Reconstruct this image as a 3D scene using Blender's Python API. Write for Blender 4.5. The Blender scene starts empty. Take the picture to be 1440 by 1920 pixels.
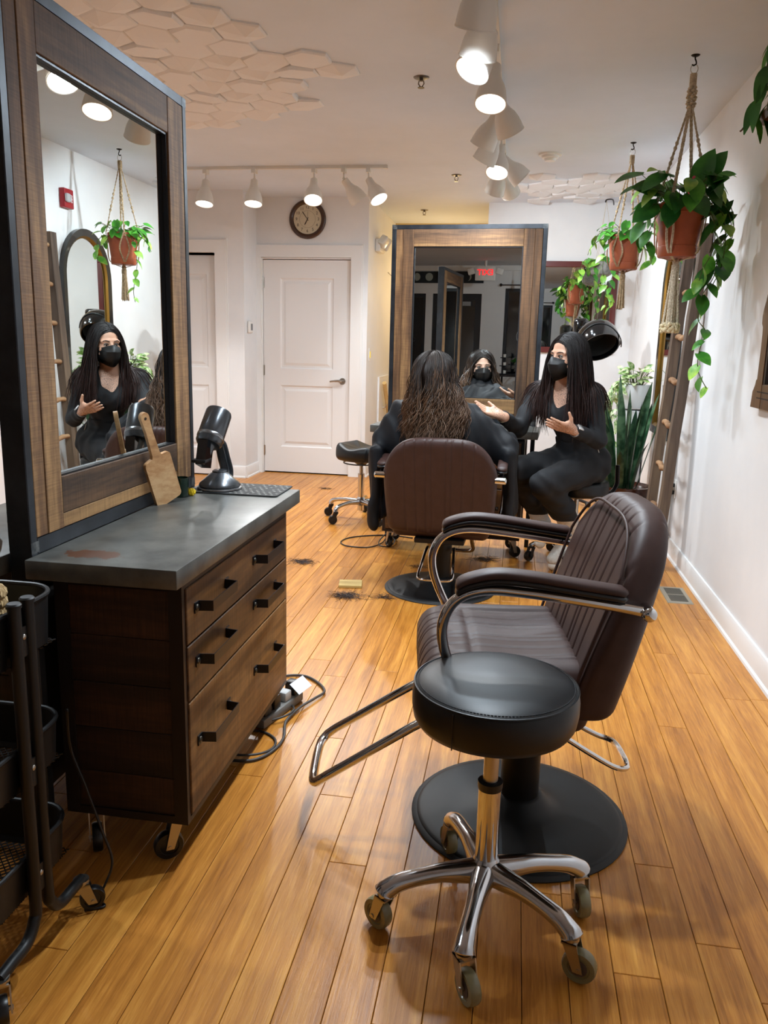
import bpy, bmesh, math, random
import numpy as np
from mathutils import Vector, Matrix
random.seed(7); rng = np.random.default_rng(7)
S = bpy.context.scene
COL = S.collection
PI = math.pi

# ------------------------------------------------------------------ camera
CAM_H = 1.283
def cam_matrix(pitch, yaw, roll):
    f = Vector((-math.sin(yaw)*math.cos(pitch), math.cos(yaw)*math.cos(pitch), -math.sin(pitch)))
    rt = Vector((math.cos(yaw), math.sin(yaw), 0)); up = rt.cross(f)
    r2 = rt*math.cos(roll) + up*math.sin(roll); u2 = r2.cross(f)
    m = Matrix(((r2.x, u2.x, -f.x, 0), (r2.y, u2.y, -f.y, 0), (r2.z, u2.z, -f.z, CAM_H), (0, 0, 0, 1)))
    return m
cd = bpy.data.cameras.new('camera'); cam = bpy.data.objects.new('camera', cd); COL.objects.link(cam)
cam.matrix_world = cam_matrix(0.2079, 0.1565, 0.0246)
cd.sensor_fit = 'AUTO'; cd.sensor_width = 36; cd.lens = 1500/1920*36; cd.clip_start = .02; cd.clip_end = 100
S.camera = cam

# ------------------------------------------------------------------ world (night outside) and exposure
w = bpy.data.worlds.new('night'); S.world = w; w.use_nodes = True
w.node_tree.nodes['Background'].inputs[0].default_value = (.012, .014, .02, 1)
w.node_tree.nodes['Background'].inputs[1].default_value = 1
S.view_settings.view_transform = 'Standard'; S.view_settings.look = 'None'
S.view_settings.exposure = -0.27; S.view_settings.gamma = 1; S.view_settings.use_curve_mapping = False
LAMP_W = 64.0          # watts of each track spot
CEIL = 2.58

# ------------------------------------------------------------------ mesh helpers
class MB:
    """collects polygons; build() links them as ONE mesh object"""
    def __init__(s): s.v = []; s.f = []; s.uv = None
    def add(s, v, f):
        o = len(s.v); s.v.extend([tuple(p) for p in v]); s.f.extend([tuple(i+o for i in q) for q in f]); return s
    def box(s, x0, x1, y0, y1, z0, z1, m=None):
        v = [Vector((x, y, z)) for z in (z0, z1) for y in (y0, y1) for x in (x0, x1)]
        if m: v = [m @ p for p in v]
        return s.add(v, [(0, 2, 3, 1), (4, 5, 7, 6), (0, 1, 5, 4), (2, 6, 7, 3), (0, 4, 6, 2), (1, 3, 7, 5)])
    def rbox(s, x0, x1, y0, y1, z0, z1, r=.005, seg=2, m=None):
        bm = bmesh.new(); bmesh.ops.create_cube(bm, size=1)
        for q in bm.verts:
            q.co = Vector(((x0+x1)/2+q.co.x*(x1-x0), (y0+y1)/2+q.co.y*(y1-y0), (z0+z1)/2+q.co.z*(z1-z0)))
        bmesh.ops.bevel(bm, geom=bm.edges[:], offset=r, segments=seg, affect='EDGES', profile=.5)
        return s.bm(bm, m)
    def bm(s, bm, m=None):
        bm.verts.index_update(); v = [(m @ q.co) if m else q.co.copy() for q in bm.verts]
        s.add(v, [[q.index for q in f.verts] for f in bm.faces]); bm.free(); return s
    def cyl(s, p0, p1, r0, r1=None, n=16, caps=True):
        return s.tube([p0, p1], [r0, r0 if r1 is None else r1], n, caps=caps)
    def tube(s, pts, r, n=8, closed=False, caps=True, flat=1.0):
        P = [Vector(p) for p in pts]; k = len(P)
        R = r if isinstance(r, (list, tuple)) else [r]*k
        T = []
        for i in range(k):
            a = P[(i-1) % k] if (closed or i > 0) else P[i]; b = P[(i+1) % k] if (closed or i < k-1) else P[i]
            d = (b-a); T.append(d.normalized() if d.length > 1e-9 else Vector((0, 0, 1)))
        u = T[0].orthogonal().normalized(); o = len(s.v); fr = []
        for i in range(k):
            if i: 
                q = T[i-1].rotation_difference(T[i]); u = q @ u
                u = (u - T[i]*u.dot(T[i])).normalized()
            w_ = T[i].cross(u)
            for j in range(n):
                a = 2*PI*j/n; s.v.append(tuple(P[i] + (u*math.cos(a)*flat + w_*math.sin(a))*R[i]))
        for i in range(k if closed else k-1):
            i2 = (i+1) % k
            for j in range(n):
                s.f.append((o+i*n+j, o+i*n+(j+1) % n, o+i2*n+(j+1) % n, o+i2*n+j))
        if caps and not closed:
            s.f.append(tuple(o+j for j in reversed(range(n)))); s.f.append(tuple(o+(k-1)*n+j for j in range(n)))
        return s
    def lathe(s, prof, n=32, m=None, a0=0, a1=2*PI, sx=1, sy=1):
        full = abs(a1-a0-2*PI) < 1e-6; k = n if full else n+1; o = len(s.v)
        for (r, z) in prof:
            for j in range(k):
                a = a0+(a1-a0)*j/n; p = Vector((max(r, 1e-5)*math.cos(a)*sx, max(r, 1e-5)*math.sin(a)*sy, z))
                s.v.append(tuple(m @ p if m else p))
        for i in range(len(prof)-1):
            for j in range(n):
                j2 = (j+1) % k
                s.f.append((o+i*k+j, o+i*k+j2, o+(i+1)*k+j2, o+(i+1)*k+j))
        return s
    def prism(s, poly, z0, z1, m=None):
        k = len(poly); o = len(s.v)
        for z in (z0, z1):
            for (x, y) in poly:
                p = Vector((x, y, z)); s.v.append(tuple(m @ p if m else p))
        s.f.append(tuple(o+i for i in reversed(range(k)))); s.f.append(tuple(o+k+i for i in range(k)))
        for i in range(k): s.f.append((o+i, o+(i+1) % k, o+k+(i+1) % k, o+k+i))
        return s
    def loft(s, rings, capa=True, capb=True):
        o = len(s.v); n = len(rings[0])
        for R in rings: s.v.extend([tuple(p) for p in R])
        for i in range(len(rings)-1):
            for j in range(n):
                s.f.append((o+i*n+j, o+i*n+(j+1) % n, o+(i+1)*n+(j+1) % n, o+(i+1)*n+j))
        if capa: s.f.append(tuple(o+j for j in reversed(range(n))))
        if capb: s.f.append(tuple(o+(len(rings)-1)*n+j for j in range(n)))
        return s
    def sphere(s, c, r, nu=14, nv=9, sc=(1, 1, 1), m=None):
        prof = [(math.sin(PI*i/nv), -math.cos(PI*i/nv)) for i in range(nv+1)]
        M = Matrix.Translation(Vector(c)) @ Matrix.Diagonal((r*sc[0], r*sc[1], r*sc[2], 1))
        return s.lathe(prof, nu, (m @ M) if m else M)
    def build(s, name, mat, parent=None, smooth=35, fix=True):
        me = bpy.data.meshes.new(name); me.from_pydata(s.v, [], s.f); me.validate(clean_customdata=False)
        if fix:
            b = bmesh.new(); b.from_mesh(me); bmesh.ops.recalc_face_normals(b, faces=b.faces[:]); b.to_mesh(me); b.free()
        return obj(name, me, mat, parent, smooth)

def obj(name, me, mat, parent=None, smooth=35):
    o = bpy.data.objects.new(name, me); COL.objects.link(o)
    if mat is not None and len(me.materials) == 0: me.materials.append(mat)
    if smooth:
        me.polygons.foreach_set('use_smooth', [True]*len(me.polygons))
        if smooth < 180: me.set_sharp_from_angle(angle=math.radians(smooth))
    if parent: o.parent = parent
    return o
def thing(name, label, cat, loc=(0, 0, 0), rotz=0, group=None):
    o = bpy.data.objects.new(name, None); COL.objects.link(o); o.empty_display_size = .05
    o.location = loc; o.rotation_euler = (0, 0, rotz); tag(o, label, cat, group); return o
def tag(o, label=None, cat=None, group=None, kind=None):
    if label: o['label'] = label
    if cat: o['category'] = cat
    if group: o['group'] = group
    if kind: o['kind'] = kind
    return o
def struct(o): o['kind'] = 'structure'; return o
def copy_tree(o, parent=None):
    c = o.copy(); COL.objects.link(c); c.parent = parent
    for ch in [k for k in bpy.data.objects if k.parent == o]: copy_tree(ch, c)
    return c
def spline(pts, k=8, closed=False):
    P = [Vector(p) for p in pts]; n = len(P); out = []
    for i in range(n if closed else n-1):
        g = (lambda j: P[j % n]) if closed else (lambda j: P[min(max(j, 0), n-1)])
        a, b, c, d = g(i-1), g(i), g(i+1), g(i+2)
        for j in range(k):
            t = j/k
            out.append(.5*((2*b)+(-a+c)*t+(2*a-5*b+4*c-d)*t*t+(-a+3*b-3*c+d)*t**3))
    if not closed: out.append(P[-1])
    return out
def rrect(w_, h_, r, n=5, cx=0, cy=0):
    out = []
    for (sx, sy, a0) in ((1, 1, 0), (-1, 1, PI/2), (-1, -1, PI), (1, -1, 1.5*PI)):
        for i in range(n+1):
            a = a0+PI/2*i/n; out.append((cx+sx*(w_/2-r)+r*math.cos(a), cy+sy*(h_/2-r)+r*math.sin(a)))
    return out
def RZ(a): return Matrix.Rotation(a, 4, 'Z')
def RX(a): return Matrix.Rotation(a, 4, 'X')
def RY(a): return Matrix.Rotation(a, 4, 'Y')
def T(x, y, z): return Matrix.Translation((x, y, z))
def aim(p, d, up=(0, 0, 1)):
    """matrix placing local +Z along d at p"""
    z = Vector(d).normalized(); x = Vector(up).cross(z)
    if x.length < 1e-4: x = Vector((1, 0, 0)).cross(z)
    if x.length < 1e-4: x = Vector((0, 1, 0)).cross(z)
    x.normalize(); y = z.cross(x)
    return Matrix(((x.x, y.x, z.x, p[0]), (x.y, y.y, z.y, p[1]), (x.z, y.z, z.z, p[2]), (0, 0, 0, 1)))

# ------------------------------------------------------------------ materials
def srgb(h):
    if isinstance(h, str):
        h = [int(h[i:i+2], 16)/255 for i in (0, 2, 4)]
    return tuple((c/12.92 if c <= .04045 else ((c+.055)/1.055)**2.4) for c in h)
MATS = {}
def mat(name, col, rough=.5, metal=0, spec=.5, noise=None, bump=None, coat=0, trans=0, sss=0, emit=None, estr=0, sheen=0):
    """col hex; noise=(scale3, hex2, lo, hi); bump=(scale3, strength, distance)"""
    if name in MATS: return MATS[name]
    m = bpy.data.materials.new(name); MATS[name] = m; m.use_nodes = True
    nt = m.node_tree; N = nt.nodes; L = nt.links; b = N['Principled BSDF']
    c = srgb(col); b.inputs['Base Color'].default_value = (*c, 1)
    b.inputs['Roughness'].default_value = rough; b.inputs['Metallic'].default_value = metal
    b.inputs['Specular IOR Level'].default_value = spec; b.inputs['Coat Weight'].default_value = coat
    b.inputs['Transmission Weight'].default_value = trans
    if sheen: b.inputs['Sheen Weight'].default_value = sheen
    if sss: b.inputs['Subsurface Weight'].default_value = sss; b.inputs['Subsurface Scale'].default_value = .01
    if emit: b.inputs['Emission Color'].default_value = (*srgb(emit), 1); b.inputs['Emission Strength'].default_value = estr
    def coords(scale):
        tc = N.new('ShaderNodeTexCoord'); mp = N.new('ShaderNodeMapping'); mp.inputs['Scale'].default_value = scale
        L.new(tc.outputs['Object'], mp.inputs['Vector']); return mp.outputs['Vector']
    if noise:
        sc, c2, lo, hi = noise
        n = N.new('ShaderNodeTexNoise'); n.inputs['Scale'].default_value = 1; n.inputs['Detail'].default_value = 6; n.inputs['Roughness'].default_value = .6
        L.new(coords(sc), n.inputs['Vector'])
        r = N.new('ShaderNodeValToRGB'); r.color_ramp.elements[0].position = lo; r.color_ramp.elements[1].position = hi
        r.color_ramp.elements[0].color = (*c, 1); r.color_ramp.elements[1].color = (*srgb(c2), 1)
        L.new(n.outputs['Fac'], r.inputs['Fac']); L.new(r.outputs['Color'], b.inputs['Base Color'])
    if bump:
        sc, st, di = bump
        n = N.new('ShaderNodeTexNoise'); n.inputs['Scale'].default_value = 1; n.inputs['Detail'].default_value = 4
        L.new(coords(sc), n.inputs['Vector'])
        bp = N.new('ShaderNodeBump'); bp.inputs['Strength'].default_value = st; bp.inputs['Distance'].default_value = di
        L.new(n.outputs['Fac'], bp.inputs['Height']); L.new(bp.outputs['Normal'], b.inputs['Normal'])
    return m
def wood_mat(name, dark, mid, light, along, scale=40, stretch=14, rough=.6, rand=.0, saw=0.0, spec=.4, lo=.36, hi=.64):
    """grain running along axis index; per-object tone shift; saw = cross-cut saw marks"""
    if name in MATS: return MATS[name]
    m = bpy.data.materials.new(name); MATS[name] = m; m.use_nodes = True
    nt = m.node_tree; N = nt.nodes; L = nt.links; b = N['Principled BSDF']
    b.inputs['Roughness'].default_value = rough; b.inputs['Specular IOR Level'].default_value = spec
    tc = N.new('ShaderNodeTexCoord'); oi = N.new('ShaderNodeObjectInfo'); mp = N.new('ShaderNodeMapping')
    s = [scale]*3; s[along] = scale/stretch; mp.inputs['Scale'].default_value = s
    va = N.new('ShaderNodeVectorMath'); va.operation = 'MULTIPLY_ADD'
    cr = N.new('ShaderNodeCombineXYZ')
    for i in range(3): L.new(oi.outputs['Random'], cr.inputs[i])
    L.new(cr.outputs[0], va.inputs[0]); va.inputs[1].default_value = (13, 17, 11); L.new(tc.outputs['Object'], va.inputs[2])
    L.new(va.outputs[0], mp.inputs['Vector'])
    n = N.new('ShaderNodeTexNoise'); n.inputs['Scale'].default_value = 1; n.inputs['Detail'].default_value = 7; n.inputs['Roughness'].default_value = .65
    L.new(mp.outputs[0], n.inputs['Vector'])
    n2 = N.new('ShaderNodeTexNoise'); n2.inputs['Scale'].default_value = .18; n2.inputs['Detail'].default_value = 3
    L.new(mp.outputs[0], n2.inputs['Vector'])
    ad = N.new('ShaderNodeMath'); ad.operation = 'MULTIPLY_ADD'; ad.inputs[1].default_value = .55; L.new(n2.outputs['Fac'], ad.inputs[0])
    mu = N.new('ShaderNodeMath'); mu.operation = 'MULTIPLY'; mu.inputs[1].default_value = .45; L.new(n.outputs['Fac'], mu.inputs[0]); L.new(mu.outputs[0], ad.inputs[2])
    r = N.new('ShaderNodeValToRGB'); e = r.color_ramp.elements
    e[0].position = lo; e[0].color = (*srgb(dark), 1); e[1].position = hi; e[1].color = (*srgb(light), 1)
    e2 = e.new(.5); e2.color = (*srgb(mid), 1)
    out = ad.outputs[0]
    if rand:
        rr = N.new('ShaderNodeMath'); rr.operation = 'MULTIPLY_ADD'; rr.inputs[1].default_value = rand; L.new(oi.outputs['Random'], rr.inputs[0])
        sb = N.new('ShaderNodeMath'); sb.operation = 'SUBTRACT'; sb.inputs[1].default_value = rand/2; L.new(out, sb.inputs[0]); L.new(sb.outputs[0], rr.inputs[2]); out = rr.outputs[0]
    L.new(out, r.inputs['Fac']); col = r.outputs['Color']
    hsrc = n.outputs['Fac']
    if saw:
        mp2 = N.new('ShaderNodeMapping'); s2 = [10]*3; s2[along] = 260; mp2.inputs['Scale'].default_value = s2; L.new(va.outputs[0], mp2.inputs['Vector'])
        n3 = N.new('ShaderNodeTexNoise'); n3.inputs['Scale'].default_value = 1; n3.inputs['Detail'].default_value = 3; L.new(mp2.outputs[0], n3.inputs['Vector'])
        r3 = N.new('ShaderNodeValToRGB'); r3.color_ramp.elements[0].position = .35; r3.color_ramp.elements[1].position = .6
        r3.color_ramp.elements[0].color = (1-saw, 1-saw, 1-saw, 1); r3.color_ramp.elements[1].color = (1, 1, 1, 1); L.new(n3.outputs['Fac'], r3.inputs['Fac'])
        mx = N.new('ShaderNodeMix'); mx.data_type = 'RGBA'; mx.blend_type = 'MULTIPLY'; mx.inputs[0].default_value = 1
        L.new(col, mx.inputs[6]); L.new(r3.outputs['Color'], mx.inputs[7]); col = mx.outputs[2]; hsrc = n3.outputs['Fac']
    L.new(col, b.inputs['Base Color'])
    bp = N.new('ShaderNodeBump'); bp.inputs['Strength'].default_value = .25; bp.inputs['Distance'].default_value = .002
    L.new(hsrc, bp.inputs['Height']); L.new(bp.outputs['Normal'], b.inputs['Normal'])
    return m
WHITE = mat('wall_paint', 'e2e3e4', .6, noise=((2, 2, 2), 'e8e8e8', .4, .6), bump=((60, 60, 60), .05, .002))
CEILM = mat('ceiling_paint', 'd9e1ec', .7, noise=((1.5, 1.5, 1.5), 'd2dae4', .35, .65))
TRIM = mat('trim_paint', 'e9e8e6', .35)
DOORM = mat('door_paint', 'e7e5e3', .4)
YELLOW = mat('stair_paint', 'd8bd7c', .7)
HEXM = mat('plaster_tile', 'e3e3e4', .6, bump=((90, 90, 90), .08, .001))
STEEL = mat('dark_steel', '23262b', .42, .55, noise=((9, 9, 9), '34383e', .4, .65))
BLACKM = mat('black_metal', '15151a', .4, .35)
BLACKP = mat('black_plastic', '101012', .35)
BLACKG = mat('black_gloss', '08080a', .12, coat=.6)
CHROME = mat('chrome', 'd5d5d6', .07, 1.0)
ALU = mat('polished_aluminium', 'c4c5c8', .16, 1.0)
NICKEL = mat('brushed_nickel', 'b5b0a8', .28, 1.0)
GLASSM = mat('mirror_silver', 'e6eae8', .0, 1.0)
LEATHER = mat('brown_vinyl', '38241f', .5, spec=.35, noise=((25, 25, 25), '3c2824', .4, .6), bump=((350, 350, 350), .12, .0006))
BLEATH = mat('black_vinyl', '0c0e11', .42, spec=.4, bump=((260, 260, 260), .14, .0006))
CONCRETE = mat('zinc_grey_top', '3f403e', .36, .2, noise=((9, 9, 9), '6a6a65', .3, .72), bump=((45, 45, 45), .08, .001))
TERRA = mat('terracotta_plastic', 'a5532f', .5, noise=((14, 14, 14), '96482a', .4, .7))
ROPE = mat('jute_rope', 'b79d7c', .9, noise=((90, 90, 90), '8f7858', .4, .6))
COTTON = mat('cotton_cord', 'd3c7b2', .9, noise=((120, 120, 120), 'b3a58c', .4, .6))
WHITEP = mat('white_plastic', 'e6e4df', .3)
FLOORW = wood_mat('bamboo_floor', '8a5014', 'b9782d', 'd99a45', 1, 210, 20, .33, .07, spec=.45, lo=.30, hi=.70)
RUSTIC_Z = wood_mat('reclaimed_wood_upright', '38271a', '6b4c31', 'a37d51', 2, 38, 12, .7, .12, .22)
RUSTIC_Y = wood_mat('reclaimed_wood_lengthwise', '38271a', '6b4c31', 'a37d51', 1, 38, 12, .7, .12, .22)
RUSTIC_X = wood_mat('reclaimed_wood_crosswise', '38271a', '664930', '9c774c', 0, 38, 12, .7, .12, .22)
# ================================================================== THE SETTING
XR = 1.035; YB = 7.9; YF = -3.4; XL = -3.3; YD = 7.575; YS = 9.2; XS0 = -1.40; XS1 = -.33; YL = 7.2; XRET = -2.47
def wallbox(name, x0, x1, y0, y1, z0=0, z1=CEIL, m=None, holes=None):
    b = MB()
    if not holes: b.box(x0, x1, y0, y1, z0, z1)
    else:   # holes in a wall that runs along x: (hx0, hx1, hz0, hz1)
        hs = sorted(holes); px = x0
        for (a, c, d, e) in hs:
            b.box(px, a, y0, y1, z0, z1)
            if e < z1: b.box(a, c, y0, y1, e, z1)
            if d > z0: b.box(a, c, y0, y1, z0, d)
            px = c
        b.box(px, x1, y0, y1, z0, z1)
    return struct(b.build(name, m or WHITE, smooth=0))
# ---- floor: dark base with each bamboo plank as a part
SUB = mat('floor_joint', '2a180b', .9)
floor = struct(MB().box(XL, XR, YF, YS, -.06, -.0125).build('floor', SUB, smooth=0))
PW = .0956; X0 = .274
plank_cache = {}
def plank_mesh(wd, ln):
    k = (round(wd, 4), round(ln, 3))
    if k not in plank_cache:
        g = .0007; c = .0012
        b = MB(); x0, x1, y0, y1 = -wd/2+g, wd/2-g, -ln/2+g, ln/2-g
        v = [(x0, y0, -.012), (x1, y0, -.012), (x1, y1, -.012), (x0, y1, -.012), (x0, y0, -c), (x1, y0, -c), (x1, y1, -c), (x0, y1, -c),
             (x0+c, y0+c, 0), (x1-c, y0+c, 0), (x1-c, y1-c, 0), (x0+c, y1-c, 0)]
        f = [(0, 3, 2, 1)] + [(i, (i+1) % 4, 4+(i+1) % 4, 4+i) for i in range(4)] + [(4+i, 4+(i+1) % 4, 8+(i+1) % 4, 8+i) for i in range(4)] + [(8, 9, 10, 11)]
        b.add(v, f); me = bpy.data.meshes.new('plank'); me.from_pydata(b.v, [], b.f); me.materials.append(FLOORW); plank_cache[k] = me
    return plank_cache[k]
planks = []
row0 = math.floor((XL-X0)/PW)
r_ = random.Random(11)
for k in range(row0, int((XR-X0)/PW)+1):
    xa, xb = max(X0+k*PW, XL), min(X0+(k+1)*PW, XR)
    if xb-xa < .01: continue
    y = YF - r_.uniform(0, 1.5)
    while y < YS:
        ln = r_.choice([1.83, 1.83, 1.53, 1.22, .92]); a, c = max(y, YF), min(y+ln, YS); y += ln
        if c-a < .05: continue
        planks.append(((xa+xb)/2, (a+c)/2, xb-xa, round(c-a, 3)))
def pl_score(p):
    x, yc, wd, ln = p; y1 = yc+ln/2
    if y1 < 1.0 or (x < -1.25 and y1 < 3.9) or x < -2.75: return -1
    return 1/max(.5, math.hypot(x, yc))
vis = sorted([p for p in planks if pl_score(p) > 0], key=pl_score, reverse=True)[:300]
vs = set(vis); rest = MB()
for p in planks:
    me = plank_mesh(p[2], p[3])
    if p in vs:
        o = bpy.data.objects.new('plank', me); COL.objects.link(o); o.parent = floor; o.location = (p[0], p[1], 0)
    else:
        rest.add([(v.co.x+p[0], v.co.y+p[1], v.co.z) for v in me.vertices], [tuple(f.vertices) for f in me.polygons])
ro = rest.build('plank_field', FLOORW, floor, smooth=0, fix=False); ro['kind'] = 'stuff'

# ---- walls
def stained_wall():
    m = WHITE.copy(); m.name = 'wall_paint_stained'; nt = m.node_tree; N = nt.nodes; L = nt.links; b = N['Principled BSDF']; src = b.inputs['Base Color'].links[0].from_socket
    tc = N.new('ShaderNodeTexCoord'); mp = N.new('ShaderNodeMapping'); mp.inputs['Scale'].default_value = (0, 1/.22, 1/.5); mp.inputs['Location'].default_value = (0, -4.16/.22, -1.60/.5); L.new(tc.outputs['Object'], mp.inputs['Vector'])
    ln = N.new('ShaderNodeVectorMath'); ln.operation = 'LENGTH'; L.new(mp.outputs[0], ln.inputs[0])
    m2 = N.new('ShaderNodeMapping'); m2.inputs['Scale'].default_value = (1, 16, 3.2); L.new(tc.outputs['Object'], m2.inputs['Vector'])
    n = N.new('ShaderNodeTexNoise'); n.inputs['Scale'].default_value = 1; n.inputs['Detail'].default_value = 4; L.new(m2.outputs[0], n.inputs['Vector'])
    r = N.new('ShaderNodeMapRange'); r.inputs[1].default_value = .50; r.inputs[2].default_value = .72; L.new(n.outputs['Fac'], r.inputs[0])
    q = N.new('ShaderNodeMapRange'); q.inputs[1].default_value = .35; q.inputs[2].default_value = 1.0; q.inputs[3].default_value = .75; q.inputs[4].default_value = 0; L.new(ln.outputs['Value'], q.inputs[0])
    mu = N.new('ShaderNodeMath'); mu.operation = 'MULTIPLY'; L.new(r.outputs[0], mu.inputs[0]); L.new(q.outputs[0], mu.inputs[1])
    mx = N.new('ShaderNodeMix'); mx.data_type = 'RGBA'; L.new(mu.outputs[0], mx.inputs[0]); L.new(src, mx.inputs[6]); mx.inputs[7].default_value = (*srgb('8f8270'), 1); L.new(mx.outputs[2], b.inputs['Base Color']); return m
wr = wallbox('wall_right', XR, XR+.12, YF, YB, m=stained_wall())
wallbox('wall_back', XS1, XR+.12, YB, YB+.12)
wallbox('wall_stair_right', XS1, XS1+.1, YB+.12, YS, m=YELLOW)
wallbox('wall_stair_back', XS0-.1, XS1+.1, YS, YS+.1, m=YELLOW)
wallbox('wall_stair_left', XS0-.12, XS0, YD+.12, YS)
DX0, DX1, DZ = -2.416, -1.566, 2.035
wallbox('wall_door', XRET-.12, XS0, YD, YD+.12, holes=[(DX0-.012, DX1+.012, 0, DZ+.012)])
wallbox('wall_return', XRET-.12, XRET, YL+.12, YD)
D2X1 = -2.735; D2X0 = -3.27
wallbox('wall_left_back', XL, XRET, YL, YL+.12, holes=[(D2X0, D2X1, 0, DZ)])
wallbox('wall_left', XL-.12, XL, YF, YL+.12)
# front wall with the shop door and the display window
wallbox('wall_front', XL, XR+.12, YF-.12, YF, holes=[(-2.56, -1.72, 0, 2.13), (-3.2, -2.68, 0, 2.13), (-1.33, .75, .78, 2.22)])
# ---- ceiling with its hexagonal relief tiles
ceil = struct(MB().box(XL-.12, XR+.12, YF-.12, YS+.1, CEIL, CEIL+.1).build('ceiling', CEILM, smooth=0))
def hex_mesh(kind):
    R = .1165; b = MB(); h = .030
    P = [(R*math.cos(PI/6+PI/3*i), R*math.sin(PI/6+PI/3*i)) for i in range(6)]
    top = [(x, y, 0) for x, y in P]
    if kind == 0:      # bevelled plate with low apex
        hs = [h*.55]*6; ap = (0, 0, h*.75)
    elif kind == 1:    # slanted
        hs = [h*(.25+.75*(.5+.5*math.cos(PI/3*i))) for i in range(6)]; ap = (R*.2, R*.05, h*.95)
    elif kind == 2:    # off-centre pyramid
        hs = [h*.45]*6; ap = (-R*.25, R*.2, h*1.25)
    else:              # flat top plate
        hs = [h*.8]*6; ap = None
    sh = .93 if kind != 3 else .86
    edge = [(x, y, -hs[i]*.55) for i, (x, y) in enumerate(P)]
    inn = [(x*sh, y*sh, -hs[i]) for i, (x, y) in enumerate(P)]
    f = [(i, (i+1) % 6, 6+(i+1) % 6, 6+i) for i in range(6)] + [(6+i, 6+(i+1) % 6, 12+(i+1) % 6, 12+i) for i in range(6)]
    v = top+edge+inn
    if ap: v.append((ap[0], ap[1], -ap[2])); f += [(12+i, 12+(i+1) % 6, 18) for i in range(6)]
    else: f.append(tuple(range(12, 18)))
    b.add(v, f); me = bpy.data.meshes.new('hexagon_tile'); me.from_pydata(b.v, [], b.f)
    bb = bmesh.new(); bb.from_mesh(me); bmesh.ops.recalc_face_normals(bb, faces=bb.faces[:])
    if sum((f_.normal.z for f_ in bb.faces)) > 0: bmesh.ops.reverse_faces(bb, faces=bb.faces[:])
    bb.to_mesh(me); bb.free(); me.materials.append(HEXM); return me
hexes = [hex_mesh(k) for k in range(4)]
def hexcell(ox, oy, i, j): return ox+.204*i+.102*j, oy+.177*j
hr = random.Random(3)
def put_hex(x, y):
    o = bpy.data.objects.new('hexagon_tile', hexes[hr.choice([0, 1, 1, 2, 2, 3])]); COL.objects.link(o); o.parent = ceil
    o.location = (x, y, CEIL+.0005); o.rotation_euler = (0, 0, PI/3*hr.randrange(6))
XMAX = {-5: -1.25, -4: -1.35, -3: -1.29, -2: -1.2, -1: -1.33, 0: -1.0, 1: -.9, 2: -1.24, 3: -1.34, 4: -1.22, 5: -1.55, 6: -1.75, 7: -1.58}
XMIN = {-5: -1.9, -4: -2.0, -3: -2.1, -2: -2.2, -1: -2.3, 0: -2.3, 1: -2.4, 2: -2.4, 3: -2.4, 4: -2.4, 5: -2.3, 6: -2.2, 7: -1.66}
for j in range(-5, 8):
    for i in range(-12, 12):
        x, y = hexcell(-1.244, 3.977, i, j)
        if XMIN[j] <= x <= XMAX[j]: put_hex(x, y)
for j, xs in {-1: (.12, .53, .73), 0: (.22, .43, .63, .83), 1: (.12, .32, .53, .73), 2: (.02, .22, .43, .63, .83), 3: (.12, .32, .53, .73), 4: (.22, .43, .63), 5: (.12, .53)}.items():
    for xx in xs:
        i = round((xx-.22-.102*j)/.204); x, y = hexcell(.22, 6.89, i, j); put_hex(x, y)
x, y = hexcell(.22, 6.89, -2, 1); put_hex(x, y)
# ---- baseboards (with shoe moulding) and casings
def baseboard(name, p0, p1, nrm, h=.11):
    p0, p1, n = Vector((*p0, 0)), Vector((*p1, 0)), Vector((*nrm, 0))
    prof = [(0, 0), (.024, 0), (.022, .012), (.014, .018), (.014, h-.012), (.008, h), (0, h)]
    rings = [[p + n*d + Vector((0, 0, z+.0005)) for d, z in prof] for p in (p0, p1)]
    return struct(MB().loft(rings).build(name, TRIM, smooth=30))
baseboard('baseboard_right', (XR, YF), (XR, YB), (-1, 0))
baseboard('baseboard_back', (XS1, YB), (XR, YB), (0, -1))
baseboard('baseboard_door_right', (DX1+.13, YD), (XS0, YD), (0, -1))
baseboard('baseboard_return', (XRET, YL), (XRET, YD), (1, 0))
baseboard('baseboard_left_back', (D2X1+.13, YL), (XRET, YL), (0, -1))
baseboard('baseboard_left', (XL, YF), (XL, YL), (1, 0))
baseboard('baseboard_stair', (XS0, YD), (XS0, YS), (1, 0))
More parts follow.
